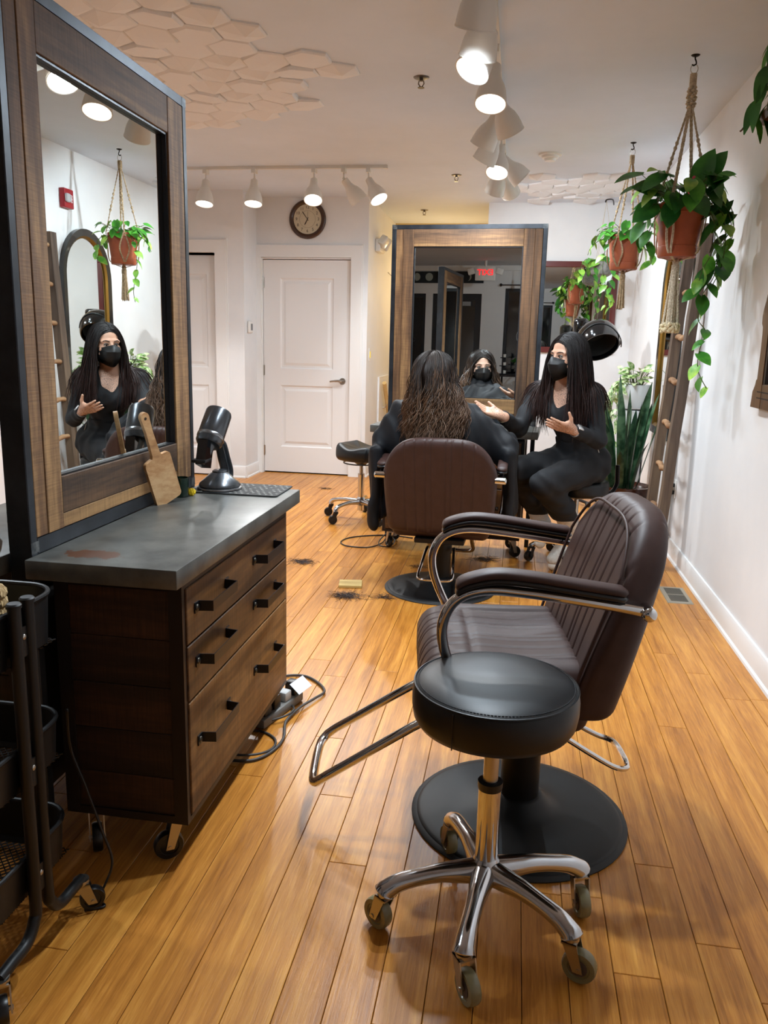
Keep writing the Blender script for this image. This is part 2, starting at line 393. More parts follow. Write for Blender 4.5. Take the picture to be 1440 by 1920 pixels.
def make_door(name, x0, x1, y, z1, hinge_left=True, recess=.035, lever=True):
    """two-panel moulded door facing -y"""
    w_ = x1-x0; b = MB(); t = .04; yf = y+recess
    st = .165*w_/.85; pz = [(.26, .86), (1.02, z1-.17)]
    b.box(x0, x0+st, yf, yf+t, .012, z1-.006); b.box(x1-st, x1, yf, yf+t, .012, z1-.006)
    zs = [.012, pz[0][0], pz[0][1], pz[1][0], pz[1][1], z1-.006]
    for a, c in ((zs[0], zs[1]), (zs[2], zs[3]), (zs[4], zs[5])): b.box(x0+st, x1-st, yf, yf+t, a, c)
    d = struct(b.build(name, DOORM, smooth=0))
    for a, c in pz:
        pb = MB(); rg = []
        for ins, dep in ((0, 0), (.012, .011), (.03, .012), (.055, .003)):
            rg.append([(x0+st+ins, yf+dep, a+ins), (x1-st-ins, yf+dep, a+ins), (x1-st-ins, yf+dep, c-ins), (x0+st+ins, yf+dep, c-ins)])
        pb.loft(rg, capa=False).box(x0+st, x1-st, yf+.02, yf+t-.002, a, c); pb.build('panel', DOORM, d, smooth=0)
    # casing
    cs = MB(); cw = .09
    cs.box(x0-.02-cw, x0-.008, y-.018, y+.002, 0, z1+.012); cs.box(x1+.008, x1+.02+cw, y-.018, y+.002, 0, z1+.012)
    cs.box(x0-.02-cw, x1+.02+cw, y-.02, y+.002, z1+.012, z1+.012+cw+.02)
    cs.box(x0-.035-cw, x0-.02-cw, y-.012, y+.002, 0, z1+.045+cw); cs.box(x1+.02+cw, x1+.035+cw, y-.012, y+.002, 0, z1+.045+cw)
    cs.build('door_casing', TRIM, d, smooth=0)
    jb = MB(); jb.box(x0-.01, x0-.003, y, y+.12, 0, z1); jb.box(x1+.003, x1+.01, y, y+.12, 0, z1); jb.box(x0-.01, x1+.01, y, y+.12, z1, z1+.01)
    jb.build('door_jamb', TRIM, d, smooth=0)
    xh = x0-.004 if hinge_left else x1+.004
    for z in (.22, 1.0, 1.82):
        MB().cyl((xh, yf-.006, z-.05), (xh, yf-.006, z+.05), .008, n=10).box(xh-.014, xh+.014, yf-.003, yf+.001, z-.048, z+.048).build('hinge', NICKEL, d)
    if lever:
        hx = x1-.07; hz = .915
        l = MB().lathe([(.0, 0), (.033, 0), (.033, -.006), (.026, -.012), (.012, -.014), (.011, -.04), (0, -.04)], 24, T(hx, yf, hz) @ RX(-PI/2))
        l = MB().cyl((hx, yf+.001, hz), (hx, yf-.01, hz), .033, .029, 24).cyl((hx, yf-.008, hz), (hx, yf-.05, hz), .011, .011, 14)
        l.tube(spline([(hx+.005, yf-.048, hz), (hx-.03, yf-.052, hz+.004), (hx-.07, yf-.05, hz+.002), (hx-.115, yf-.046, hz-.004)], 5), [.012]*5+[.011]*5+[.009]*5+[.006], 10)
        l.build('lever_handle', NICKEL, d)
    return d
make_door('door_1', DX0, DX1, YD, DZ)
make_door('door_2', D2X0+.01, D2X1-.01, YL, DZ, True, .06, False)
MB().box(DX0, DX1, YD+.05, YD+.1, 0, .011).build('door_gap', mat('dark_gap', '0a0808', .9), bpy.data.objects['door_1'], smooth=0)
# ================================================================== TRACK LIGHTS
SHADE = mat('white_shade', 'dedcd6', .4)
BULBM = mat('bulb_glow', 'fff4e4', .5, emit='fff6ea', estr=6.0)
def track(name, label, p0, p1):
    t = thing(name, label, 'track rail', ((p0[0]+p1[0])/2, (p0[1]+p1[1])/2, CEIL))
    d = Vector(p1)-Vector(p0); ln = d.length; a = math.atan2(d.y, d.x); m = RZ(a)
    MB().box(-ln/2, ln/2, -.018, .018, -.02, 0, m).box(-ln/2, ln/2, -.006, .006, -.021, -.019, m).build('rail', SHADE, t, smooth=0)
    MB().box(-ln/2-.012, -ln/2+.02, -.02, .02, -.023, 0, m).build('end_cap', SHADE, t, smooth=0)
    MB().box(ln/2-.02, ln/2+.012, -.02, .02, -.023, 0, m).build('end_cap', SHADE, t, smooth=0)
    return t
track('track_rail', 'long white track rail down the middle of the ceiling holding a file of bell lamps', (-.165, -1.2, 0), (-.165, 6.2, 0))
track('track_rail', 'short white track rail across the ceiling in front of the wall clock', (-2.72, 6.28, 0), (-1.04, 6.28, 0))
lamp_parts = None
def track_lamp(x, y, d, label, group, watts=LAMP_W, colr=(1, .86, .70), glow=True):
    global lamp_parts
    t = thing('track_lamp', label, 'lamp', (x, y, CEIL-.02), 0, group)
    piv = Vector((0, 0, -.075)); dv = Vector(d).normalized(); m = aim(piv, -dv)     # local -z is the beam
    if lamp_parts is None:
        b = MB().lathe([(.0, -.001), (.012, -.002), (.024, -.004), (.026, -.03), (.027, -.05), (.034, -.075), (.047, -.10), (.056, -.13), (.060, -.16), (.0615, -.185), (.063, -.186), (.063, -.190), (.0585, -.190), (.057, -.16), (.053, -.13), (.044, -.10), (.03, -.08), (.0, -.078)], 32)
        g = MB().lathe([(0, -.158), (.02, -.162), (.04, -.168), (.0555, -.172), (.0555, -.166), (.03, -.15), (0, -.15)], 24)
        lamp_parts = (b, g)
    MB().box(-.016, .016, -.03, .03, -.03, 0).cyl((0, 0, -.03), tuple(piv+Vector((0, 0, .012))), .006, n=8).sphere(tuple(piv+Vector((0, 0, .004))), .011, 10, 6).build('adapter', SHADE, t)
    for nm, src, mt in (('shade', lamp_parts[0], SHADE), ('bulb', lamp_parts[1], BULBM if glow else SHADE)):
        q = MB(); q.v = [tuple(m @ Vector((p[0]*1.12, p[1]*1.12, p[2]))) for p in src.v]; q.f = list(src.f); q.build(nm, mt, t)
    if watts:
        ld = bpy.data.lights.new('spot', 'SPOT'); ld.energy = watts; ld.spot_size = math.radians(126); ld.spot_blend = .55; ld.shadow_soft_size = .032; ld.color = colr
        lo = bpy.data.objects.new('spot', ld); COL.objects.link(lo); lo.parent = t; lo.matrix_local = m @ T(0, 0, -.178)
    return t
G1 = 'bell lamps on the middle track'; G2 = 'bell lamps on the short track'
WARM = (.92, .94, .95); NEUT = (.80, .91, 1.0); COOL = (.72, .87, 1.0)
mid = [(2.87, (-.2, .5, -1), NEUT, 'grey-looking bell lamp cut off by the top edge, first on the middle track'),
       (3.16, (-.25, .5, -1), COOL, 'bluish white bell lamp second on the middle track, turned away'),
       (3.46, (-.42, -.42, -1), COOL, 'third bell lamp on the middle track, glowing opening tilted left'),
       (3.85, (-.05, -.38, -1), WARM, 'fourth bell lamp on the middle track, warm glowing opening facing the viewer'),
       (4.29, (.45, .5, -.95), NEUT, 'fifth bell lamp on the middle track, shade only with no glow visible'),
       (4.55, (-.5, .4, -1), WARM, 'sixth bell lamp on the middle track, cream shade tilted to the left'),
       (4.93, (-.55, .35, -1), COOL, 'seventh bell lamp on the middle track, bluish shade tilted to the left'),
       (5.33, (-.1, -.5, -1), COOL, 'eighth bell lamp on the middle track, bright round opening facing the viewer'),
       (5.88, (-.35, .6, -1), COOL, 'farthest bell lamp on the middle track, above the wooden mirror frame')]
for y, d, c, lb in mid: track_lamp(-.165, y, d, lb, G1, LAMP_W, c)
for y, d, c, lb in ((2.5, (.1, -.3, -1), NEUT, 'added bell lamp on the middle track just above the picture, brightening the near floor'), (2.05, (.15, -.35, -1), NEUT, 'bell lamp on the middle track over the empty salon chair'), (1.2, (-.3, .35, -1), None, 'bell lamp on the middle track over the round stool'), (.3, (.25, .2, -1), None, 'bell lamp on the middle track over the viewer'), (-.6, (.0, -1, -.75), NEUT, 'bell lamp on the middle track nearest the shop front')):  # the first of these is an extra lamp added to light the near floor
    track_lamp(-.165, y, d, lb, G1, (LAMP_W*1.35 if y > 2 else LAMP_W) if c else 0, c, bool(c))
track_lamp(-.165, 5.62, (.85, .25, -.8), 'added bell lamp on the middle track brightening the right wall, hidden behind its neighbours', G1, LAMP_W, NEUT)  # extra lamp out of sight, added to brighten the right wall
track_lamp(-.165, 6.08, (.4, .9, -.85), 'added last bell lamp on the middle track, unseen, brightening the back wall', G1, LAMP_W, NEUT)  # another hidden extra, added because the back wall needs more light
far = [(-2.45, (0, -.25, -1), 'leftmost glowing bell lamp on the short track'), (-2.06, (.02, -.25, -1), 'second glowing bell lamp from the left on the short track'),
       (-1.59, (.1, -.55, -1), 'brightest bell lamp on the short track, right before the clock'), (-1.36, (.75, .45, -1), 'bell lamp on the short track turned away to the right, unlit side showing'),
       (-1.17, (.6, -.35, -1), 'rightmost bell lamp on the short track, pointing right')]
for x, d, lb in far: track_lamp(x, 6.28, d, lb, G2, LAMP_W*1.25, WARM)
track('track_rail', 'white track rail over the left half of the room beyond the tall mirror', (-2.25, .4, 0), (-2.25, 3.0, 0))
for y, d, lb in ((1.72, (.4, .2, -1), 'bell lamp over the left half of the room, nearest the shop front'), (2.25, (.5, .1, -1), 'bell lamp over the left half of the room, above the hidden chair'), (2.8, (.45, .05, -1), 'bell lamp over the left half of the room, farthest along its rail')):
    track_lamp(-2.25, y, d, lb, 'bell lamps over the left half of the room', LAMP_W, NEUT)
# added warm lamp, out of sight behind the far mirror, to light the stairwell
sl = thing('stair_fill_sconce', 'added unseen warm sconce lighting the yellow stairwell', 'lamp', (-.75, YS, 1.75))
MB().rbox(-.05, .05, -.02, 0, -.09, .09, .006, 2).build('back_plate', NICKEL, sl)
MB().lathe([(0, -.08), (.05, -.07), (.06, 0), (.05, .07), (0, .08)], 24, T(0, -.08, 0)).build('globe', mat('warm_dome', 'ffe2b0', .4, emit='ffd79a', estr=4), sl)
ld = bpy.data.lights.new('stair_fill', 'POINT'); ld.energy = 11; ld.color = (1, .80, .50); ld.shadow_soft_size = .08
lo = bpy.data.objects.new('stair_fill', ld); COL.objects.link(lo); lo.parent = sl; lo.location = (0, -.2, .12)
# ================================================================== STYLING STATIONS
def top_mat(name, rust=None):
    m = CONCRETE.copy(); m.name = name
    if rust:
        nt = m.node_tree; N = nt.nodes; L = nt.links; b = N['Principled BSDF']; src = b.inputs['Base Color'].links[0].from_socket
        tc = N.new('ShaderNodeTexCoord'); mp = N.new('ShaderNodeMapping'); mp.inputs['Location'].default_value = (-rust[0]*rust[2], -rust[1]*rust[3], 0)
        mp.inputs['Scale'].default_value = (rust[2], rust[3], 0); L.new(tc.outputs['Object'], mp.inputs['Vector'])
        ln = N.new('ShaderNodeVectorMath'); ln.operation = 'LENGTH'; L.new(mp.outputs[0], ln.inputs[0])
        n = N.new('ShaderNodeTexNoise'); n.inputs['Scale'].default_value = 55; n.inputs['Detail'].default_value = 5; L.new(tc.outputs['Object'], n.inputs['Vector'])
        a = N.new('ShaderNodeMath'); a.operation = 'MULTIPLY_ADD'; a.inputs[1].default_value = 1.6; L.new(n.outputs['Fac'], a.inputs[0]); L.new(ln.outputs['Value'], a.inputs[2])
        r = N.new('ShaderNodeValToRGB'); r.color_ramp.elements[0].position = .95; r.color_ramp.elements[0].color = (1, 1, 1, 1); r.color_ramp.elements[1].position = 1.0; r.color_ramp.elements[1].color = (0, 0, 0, 1)
        mr = N.new('ShaderNodeMath'); mr.operation = 'MULTIPLY'; mr.inputs[1].default_value = .55; L.new(a.outputs[0], mr.inputs[0]); L.new(mr.outputs[0], r.inputs['Fac'])
        mx = N.new('ShaderNodeMix'); mx.data_type = 'RGBA'; L.new(r.outputs['Color'], mx.inputs[0]); L.new(src, mx.inputs[6]); mx.inputs[7].default_value = (*srgb('5a3826'), 1)
        L.new(mx.outputs[2], b.inputs['Base Color'])
    return m
PANELW = wood_mat('dark_stained_panel', '160d08', '2d1b11', '4a2e1c', 1, 34, 10, .6, .25, .35)
DRAWW = wood_mat('stained_drawer_wood', '301c0d', '5f3f22', '926a3e', 0, 34, 10, .5, .2, .35)
FRAMEM = mat('bronze_steel', '2a2322', .45, .5)
def station_mirror(label, loc, rot):
    t = thing('station_mirror', label, 'mirror', loc, rot)
    W, H0, H1 = .48, .79, 2.01
    st = MB()
    for s in (-1, 1): st.rbox(min(s*W, s*(W-.026)), max(s*W, s*(W-.026)), -.004, .052, 0, H1, .002, 1)
    st.box(-W+.026, W-.026, -.004, .052, H1-.026, H1); st.box(-W+.026, W-.026, -.004, .052, H0+.0005, H0+.036)
    st.build('steel_frame', STEEL, t)
    wm = mat('worn_steel', '6b6d6c', .5, .6, noise=((60, 60, 60), '3c3f42', .35, .6))
    for s in (-1, 1):
        for z in (H1-.026, H0+.004): MB().box(min(s*W, s*(W-.03))-.0004, max(s*W, s*(W-.03))+.0004, -.0046, -.004, z, z+.0262).build('weld_plate', wm, t, smooth=0)
    a = W-.027; z0, z1 = H0+.037, H1-.027; ow = .34; oz0, oz1 = .952, 1.88
    for back in (0, 1):
        def brd(x0, x1, za, zb, mt, dy=0):
            y0, y1 = (-.002-dy, .0150) if not back else (.030, .050+dy)
            MB().rbox(x0+.0004, x1-.0004, y0, y1, za+.0004, zb-.0004, .0015, 1).build('board', mt, t)
        for s in (-1, 1):
            e = sorted((s*a, s*(a-.046))); brd(e[0], e[1], z0, z1, RUSTIC_Z, .001)
            e = sorted((s*(a-.046), s*ow)); brd(e[0], e[1], z0, z1, RUSTIC_Z, .003)
        brd(-ow, ow, oz1, z1, RUSTIC_X, .002)
        brd(-ow, ow, z0+.035, oz0, RUSTIC_X, .002); brd(-ow, ow, z0, z0+.035, RUSTIC_X, .001)
    gl = MB()
    gl.box(-ow-.01, ow+.01, .0155, .0180, oz0-.01, oz1+.01); gl.build('mirror_glass', GLASSM, t, smooth=0)
    MB().box(-ow-.01, ow+.01, .0275, .0295, oz0-.01, oz1+.01).build('mirror_glass', GLASSM, t, smooth=0)
    lip = MB(); y0, y1 = .001, .0150
    lip.box(-ow, -ow+.006, y0, y1, oz0, oz1).box(ow-.006, ow, y0, y1, oz0, oz1).box(-ow+.006, ow-.006, y0, y1, oz1-.006, oz1).box(-ow+.006, ow-.006, y0, y1, oz0, oz0+.004)
    lip.build('inner_lip', BLACKM, t, smooth=0)
    return t
def caster_wheel(parent, x, y, ztop, r, ang, wheel_mat, fork_mat, wd=.022, name='caster', hub=None, trail=.022):
    """fork on a swivel, wheel as sub-part"""
    dx, dy = math.cos(ang)*trail, math.sin(ang)*trail
    c = Vector((x+dx, y+dy, r+.0005)); ax = Vector((-math.sin(ang), math.cos(ang), 0))
    b = MB()
    b.cyl((x, y, ztop), (x, y, ztop-.008), .018, .018, 16)
    for s in (-1, 1):
        o = ax*(wd/2+.004)*s; q = ax*.003*s
        up = Vector((x, y, ztop-.008)); f = Vector((math.cos(ang), math.sin(ang), 0))
        A = [up-f*.014, up+f*.016, c+f*.010+Vector((0, 0, -.006)), c-f*.010+Vector((0, 0, -.006))]
        b.loft([[p+o for p in A], [p+o+q for p in A]])
    b.box(-.016, .016, -(wd/2+.007), wd/2+.007, -.004, 0, T(x, y, ztop-.008) @ RZ(ang))
    b.cyl(tuple(c-ax*(wd/2+.009)), tuple(c+ax*(wd/2+.009)), .005, n=10)
    fk = b.build(name, fork_mat, parent)
    m = aim(c, ax)
    h = wd/2
    MB().lathe([(.006, -h), (r*.62, -h*.8), (r*.66, -h), (r*.93, -h), (r, -h*.55), (r, h*.55), (r*.93, h), (r*.66, h), (r*.62, h*.8), (.006, h)], 28, m).build('wheel', wheel_mat, fk)
    if hub: MB().cyl(tuple(c-ax*(h*.98)), tuple(c+ax*(h*.98)), r*.5, n=20).build('wheel_hub', hub, fk)
    return fk
HANDLE_PROF = None
def drawer_cabinet(label, loc, rot, topm, casters=True):
    t = thing('drawer_cabinet', label, 'cabinet', loc, rot)
    MB().rbox(-.51, .51, -.365, -.006, .745, .79, .003, 2).build('countertop', topm, t)
    x0, x1, y0, y1, z0, z1 = -.425, .435, -.338, -.02, .118, .735
    fr = MB(); e = .034; th = .004
    for (xx, sx) in ((x0, 1), (x1, -1)):
        for (yy, sy) in ((y0, 1), (y1, -1)):
            fr.box(*sorted((xx, xx+sx*.016)), *sorted((yy, yy+sy*th)), z0, z1); fr.box(*sorted((xx, xx+sx*th)), *sorted((yy+sy*th, yy+sy*e)), z0, z1)
    for z in (z0, z1-.02):
        fr.box(x0+.016, x1-.016, y0, y0+th, z, z+.014); fr.box(x0, x0+th, y0+e, y1-e, z, z+.02); fr.box(x1-th, x1, y0+e, y1-e, z, z+.02)
    fr.box(x0+.004, x1-.004, y0+.01, y1, z1, .7448)
    fr.build('steel_frame', FRAMEM, t, smooth=0)
    MB().box(x0+.018, x1-.018, y0+.03, y1-.006, z0+.006, z1-.004).build('carcass', mat('carcass_dark', '17100c', .8), t, smooth=0)
    zz = [z0+.016, .235, .352, .47, .59, z1-.022]
    for s in (0, 1):
        for i in range(5):
            xa = (x0+.005, x0+.017) if s == 0 else (x1-.017, x1-.005)
            MB().rbox(xa[0], xa[1], y0+.012, y1-.008, zz[i]+.0005, zz[i+1]-.0005, .0015, 1).build('side_plank', PANELW, t)
    def handle(hx, hz, d):
        p = [(hx-.115, 0), (hx-.092, 0), (hx-.086, -.034), (hx+.086, -.034), (hx+.092, 0), (hx+.115, 0)]
        b = MB(); k = .0032; rings = []
        n = [(0, 1), (.6, .8), (.8, .6), (-.8, .6), (-.6, .8), (0, 1)]
        for (px, py), (nx, ny) in zip(p, n):
            yb = y0-.0075+py
            rings.append([(px, yb, hz-.013), (px, yb, hz+.013), (px+nx*k, yb+ny*k, hz+.013), (px+nx*k, yb+ny*k, hz-.013)])
        b.loft(rings); hd = b.build('handle', BLACKM, d, smooth=20)
        return hd
    for (za, zb, hz) in ((.577, .716, .655), (.434, .572, .519), (.137, .429, .312)):
        d = MB().rbox(x0+.018, x1-.018, y0-.004, y0+.022, za, zb, .002, 1).build('drawer', DRAWW, t)
        for hx in (-.25, .185): handle(hx, hz, d)
        for hx in (-.25, .185):
            for s in (-1, 1): MB().sphere((hx+s*.104, y0-.0085, hz), .008, 12, 6, (1, .5, 1)).build('bolt', mat('bolt_steel', '55514a', .35, .9), d)
    if casters:
        for (x, y, a) in ((x0+.045, y0+.05, 2.2), (x1-.045, y0+.05, .5), (x0+.045, y1-.05, -2.6), (x1-.045, y1-.05, 2.8)):
            MB().box(x-.035, x+.035, y-.03, y+.03, z0-.004, z0).build('caster_plate', NICKEL, t, smooth=0)
            caster_wheel(t, x, y, z0-.004, .037, a, BLACKP, NICKEL, .024)
    return t
near_loc = (-1.065, 2.085, 0); near_rot = PI/2
station_mirror('wood framed standing mirror in dark steel, nearest on the left above the grey counter', near_loc, near_rot+.0041)
cabA = drawer_cabinet('rustic wooden three-drawer cabinet with grey countertop and black handles in the left foreground', near_loc, near_rot, top_mat('zinc_top_rusty', (-.425, -.125, 30, 15)))
FAR_TH = math.radians(3.6)
far_loc = (-.335, 5.19, 0); far_rot = -FAR_TH
station_mirror('wood framed standing mirror facing the viewer behind the seated client', far_loc, far_rot)
cabB = drawer_cabinet('drawer cabinet with grey countertop beneath the mirror that faces the viewer', far_loc, far_rot, CONCRETE)
cabC = drawer_cabinet('back-to-back drawer cabinet on the far side of the left mirror, only its counter end visible', (-1.118, 2.085, 0), -PI/2, CONCRETE)
# ================================================================== THINGS ON THE COUNTERS
def oriented(o, x, y, z):   # matrix from axes
    return Matrix(((x.x, y.x, z.x, o[0]), (x.y, y.y, z.y, o[1]), (x.z, y.z, z.z, o[2]), (0, 0, 0, 1)))
# wooden paddle
pw = thing('wooden_paddle', 'light wooden paddle board with hole in its handle leaning on the mirror', 'board', (-1.0215, 2.262, .7965))
up = Vector((-.060, -.40, .92)).normalized(); wv = Vector((.42, .9, 0)); wv = (wv-up*wv.dot(up)).normalized(); nv = wv.cross(up)
if nv.x < 0: nv = -nv
pm = oriented((0, 0, 0), wv, up, nv)
o_ = []
for p in rrect(.096, .155, .012, 5, 0, .0785): o_.append(p)
# blade with neck: build outline
out = []
for i in range(6): a = -PI/2+PI/2*i/5; out.append((.048-.012+.012*math.cos(a), .012+.012*math.sin(a)))
for i in range(6): a = PI/2*i/5; out.append((.048-.012+.012*math.cos(a), .155-.012+.012*math.sin(a)))
out += [(.018, .158), (.0145, .166)]
out += [(.0115, .24), (.0135, .275)]
for i in range(9): a = PI*i/8; out.append((.0145*math.cos(a), .288+.0145*math.sin(a)))
out += [(-.0135, .275), (-.0115, .24), (-.0145, .166), (-.018, .158)]
for i in range(6): a = PI/2+PI/2*i/5; out.append((-.048+.012+.012*math.cos(a), .155-.012+.012*math.sin(a)))
for i in range(6): a = PI+PI/2*i/5; out.append((-.048+.012+.012*math.cos(a), .012+.012*math.sin(a)))
PADW = wood_mat('striped_acacia', '8a5e38', 'b98a5c', 'd2ab7d', 1, 60, 16, .5, .1)
pb = MB().prism(out, -.006, .006, pm).build('blade', PADW, pw, smooth=30)
MB().cyl(tuple(pm @ Vector((0, .284, -.0063))), tuple(pm @ Vector((0, .284, .0063))), .0045, n=14).build('hole', mat('hole_dark', '2c1c12', .9), pw)
# green glass and yellow flower head
gg = MB().lathe([(0, 0), (.020, 0), (.022, .004), (.024, .062), (.0225, .062), (.020, .006), (0, .005)], 24).build('glass_cup', mat('green_glass', '1f3d30', .1, spec=.6, trans=.5), None)
gg.location = (-1.026, 2.366, .7902); tag(gg, 'small dark green glass cup behind the yellow flower on the counter', 'cup')
yf = MB()
for i in range(22):
    a = 2.4*i; z = 1-2*(i+.5)/22; r = math.sqrt(1-z*z); yf.sphere((r*math.cos(a)*.009, r*math.sin(a)*.009, .0125+z*.008), .0055, 7, 5)
yo = yf.build('flower_head', mat('yellow_petal', 'e8c81a', .6), None); yo.location = (-1.003, 2.392, .7895); tag(yo, 'small yellow flower head lying on the grey counter', 'flower')
# rubber mat with triangle cut-outs
mt = thing('tool_mat', 'black rubber mat with rows of triangle holes at the far end of the left counter', 'mat', (-.885, 2.535, .7902), .0)
MB().prism(rrect(.30, .20, .012), 0, .004).build('mat_sheet', mat('black_rubber', '18191a', .65), mt)
tri = MB()
for i in range(14):
    for j in range(9):
        x = -.13+.02*i+(.01 if j % 2 else 0); y = -.085+.021*j
        if (i+2*j) % 7 in (3,) or (i//3+j//3) % 3 == 1 and i % 3 == 2: continue
        s = .0065 if (i+j) % 2 else -.0065
        tri.prism([(x-.006, y-s*.6), (x+.006, y-s*.6), (x, y+s*.8)] if s > 0 else [(x+.006, y-s*.6), (x-.006, y-s*.6), (x, y+s*.8)], .0041, .0047)
to = tri.build('triangle_holes', mat('hole_grey', '8a8a84', .5), mt, smooth=0); to['kind'] = 'stuff'
# hair dryer on its stand
hd = thing('hair_dryer', 'black and silver hair dryer resting on a conical stand on the left counter', 'hair dryer', (-.955, 2.515, .7945))
GUN = mat('gunmetal', '55585c', .26, .8); GUNL = mat('gunmetal_trim', '8a8c8f', .25, .9)
MB().lathe([(0, 0), (.072, 0), (.074, .003), (.072, .007), (.060, .012)], 40).build('base_ring', GUNL, hd)
MB().lathe([(.0, .008), (.066, .008), (.069, .012), (.066, .02), (.030, .052), (.024, .056), (.024, .06), (.018, .064), (0, .064)], 40).build('stand_cone', GUN, hd)
dv = Vector((.10, .58, .80)).normalized(); bc = Vector((.0, -.045, .205))     # barrel axis, leaning to the far side
mB = aim(bc, dv)
MB().lathe([(0, -.062), (.038, -.060), (.043, -.052), (.043, .055), (.040, .063), (.030, .065), (.028, .058), (0, .057)], 40, mB).build('barrel', GUN, hd)
MB().lathe([(.0435, -.040), (.0445, -.038), (.0445, -.030), (.0435, -.028)], 36, mB).build('trim_ring', GUNL, hd)
def band(path, w_, t_):
    rg = []
    for i, p in enumerate(path):
        q0, q1 = path[max(0, i-1)], path[min(len(path)-1, i+1)]; tn = (q1-q0).normalized(); sx_ = Vector((1, 0, 0)); sx_ = (sx_-tn*sx_.dot(tn)).normalized(); nn = tn.cross(sx_)
        k_ = .8+.25*math.sin(PI*i/(len(path)-1)); rg.append([p+sx_*w_*k_*a_+nn*t_*b_ for a_, b_ in ((-1, -.5), (-.8, -1), (.8, -1), (1, -.5), (1, .5), (.8, 1), (-.8, 1), (-1, .5))])
    return MB().loft(rg)
arm = spline([bc-dv*.02+Vector((0, .025, -.02)), Vector((0, .012, .150)), Vector((0, .045, .095)), Vector((0, .068, .055)), Vector((0, .066, .026)), Vector((0, .045, .014)), Vector((0, .015, .012))], 7)
band(arm, .021, .0075).build('arm', GUN, hd, smooth=45)
band([p+Vector((0, -.006, .006)) for p in arm[:-9]], .012, .0065).build('arm_trim', GUNL, hd, smooth=45)
hm = aim(bc-dv*.055+Vector((.0, -.035, -.025)), Vector((.0, .35, .9)))
pn = MB(); pn.loft([[hm @ Vector(p) for p in ((-.016, -.028, z), (.016, -.028, z), (.016, .026, z), (-.016, .026, z))] for z in (-.045, .035)]); pn.build('handle', BLACKG, hd, smooth=30)
MB().cyl(tuple(bc-dv*.058), tuple(bc-dv*.11), .024, .019, 20).build('nozzle', GUN, hd)
MB().rbox(-.024, .024, -.03, .03, -.006, .006, .004, 2, T(*(bc-dv*.116+Vector((0, -.01, 0))))).build('nozzle_tip', BLACKP, hd)
# tools on the counter behind the mirror
tb = thing('hair_dryer', 'black hair dryer lying on the counter behind the left mirror post', 'hair dryer', (-1.25, 1.70, .791), 1.9)
MB().lathe([(0, -.09), (.03, -.09), (.036, -.05), (.040, .03), (.036, .06), (0, .065)], 24, aim((0, 0, .041), (1, .3, 0))).build('barrel', BLACKG, tb)
MB().rbox(-.018, .018, -.015, .12, .02, .058, .008, 2).build('handle', BLACKP, tb)
MB().tube(spline([(0, .12, .04), (.03, .19, .05), (.10, .21, .09), (.15, .16, .06), (.17, .11, .03), (.19, .10, .008)], 6), .004, 8).build('cord', BLACKP, tb)
fi = thing('folded_towel', 'pale folded towel on the counter behind the left mirror post', 'towel', (-1.20, 1.86, .791), .2)
for k in range(3): MB().rbox(-.055, .055, -.07, .07, .022*k, .022*k+.021, .008, 2).build('fold', mat('pale_towel', 'b9bdc0', .9), fi)
for (x, y, dx, lb) in ((-.30, -.2, .05, 'dark comb tray'),):
    pass
# ================================================================== SALON CHAIRS AND STOOLS
def rounded(nx, ny, nz, sx, sy, sz, r):
    """dense rounded box centred on 0: verts, normals, faces"""
    bm = bmesh.new(); V = {}; F = []
    def vert(p):
        k = (round(p[0], 6), round(p[1], 6), round(p[2], 6))
        if k not in V: V[k] = len(V)
        return V[k]
    def face_grid(fix, sgn, a, b, na, nb):
        S_ = (sx, sy, sz)
        for i in range(na):
            for j in range(nb):
                q = []
                for (ii, jj) in ((i, j), (i+1, j), (i+1, j+1), (i, j+1)):
                    p = [0, 0, 0]; p[fix] = sgn*S_[fix]/2; p[a] = -S_[a]/2+S_[a]*ii/na; p[b] = -S_[b]/2+S_[b]*jj/nb; q.append(vert(p))
                F.append(tuple(q) if sgn > 0 else tuple(reversed(q)))
    n = (nx, ny, nz)
    for fix, a, b in ((0, 1, 2), (1, 2, 0), (2, 0, 1)):
        for s in (-1, 1): face_grid(fix, s, a, b, n[a], n[b])
    bm.free(); P = np.array(list(V.keys())); h = np.array([sx, sy, sz])/2-r
    Q = np.clip(P, -h, h); D = P-Q; L = np.linalg.norm(D, axis=1, keepdims=True); N_ = D/np.maximum(L, 1e-9)
    return Q+N_*r, N_, F
def groove(x, cs, w_=.006): 
    return sum(np.exp(-((x-c)/w_)**2) for c in cs)
CH_LINES = np.array([-.155, -.105, -.058, -.032, .032, .058, .105, .155])
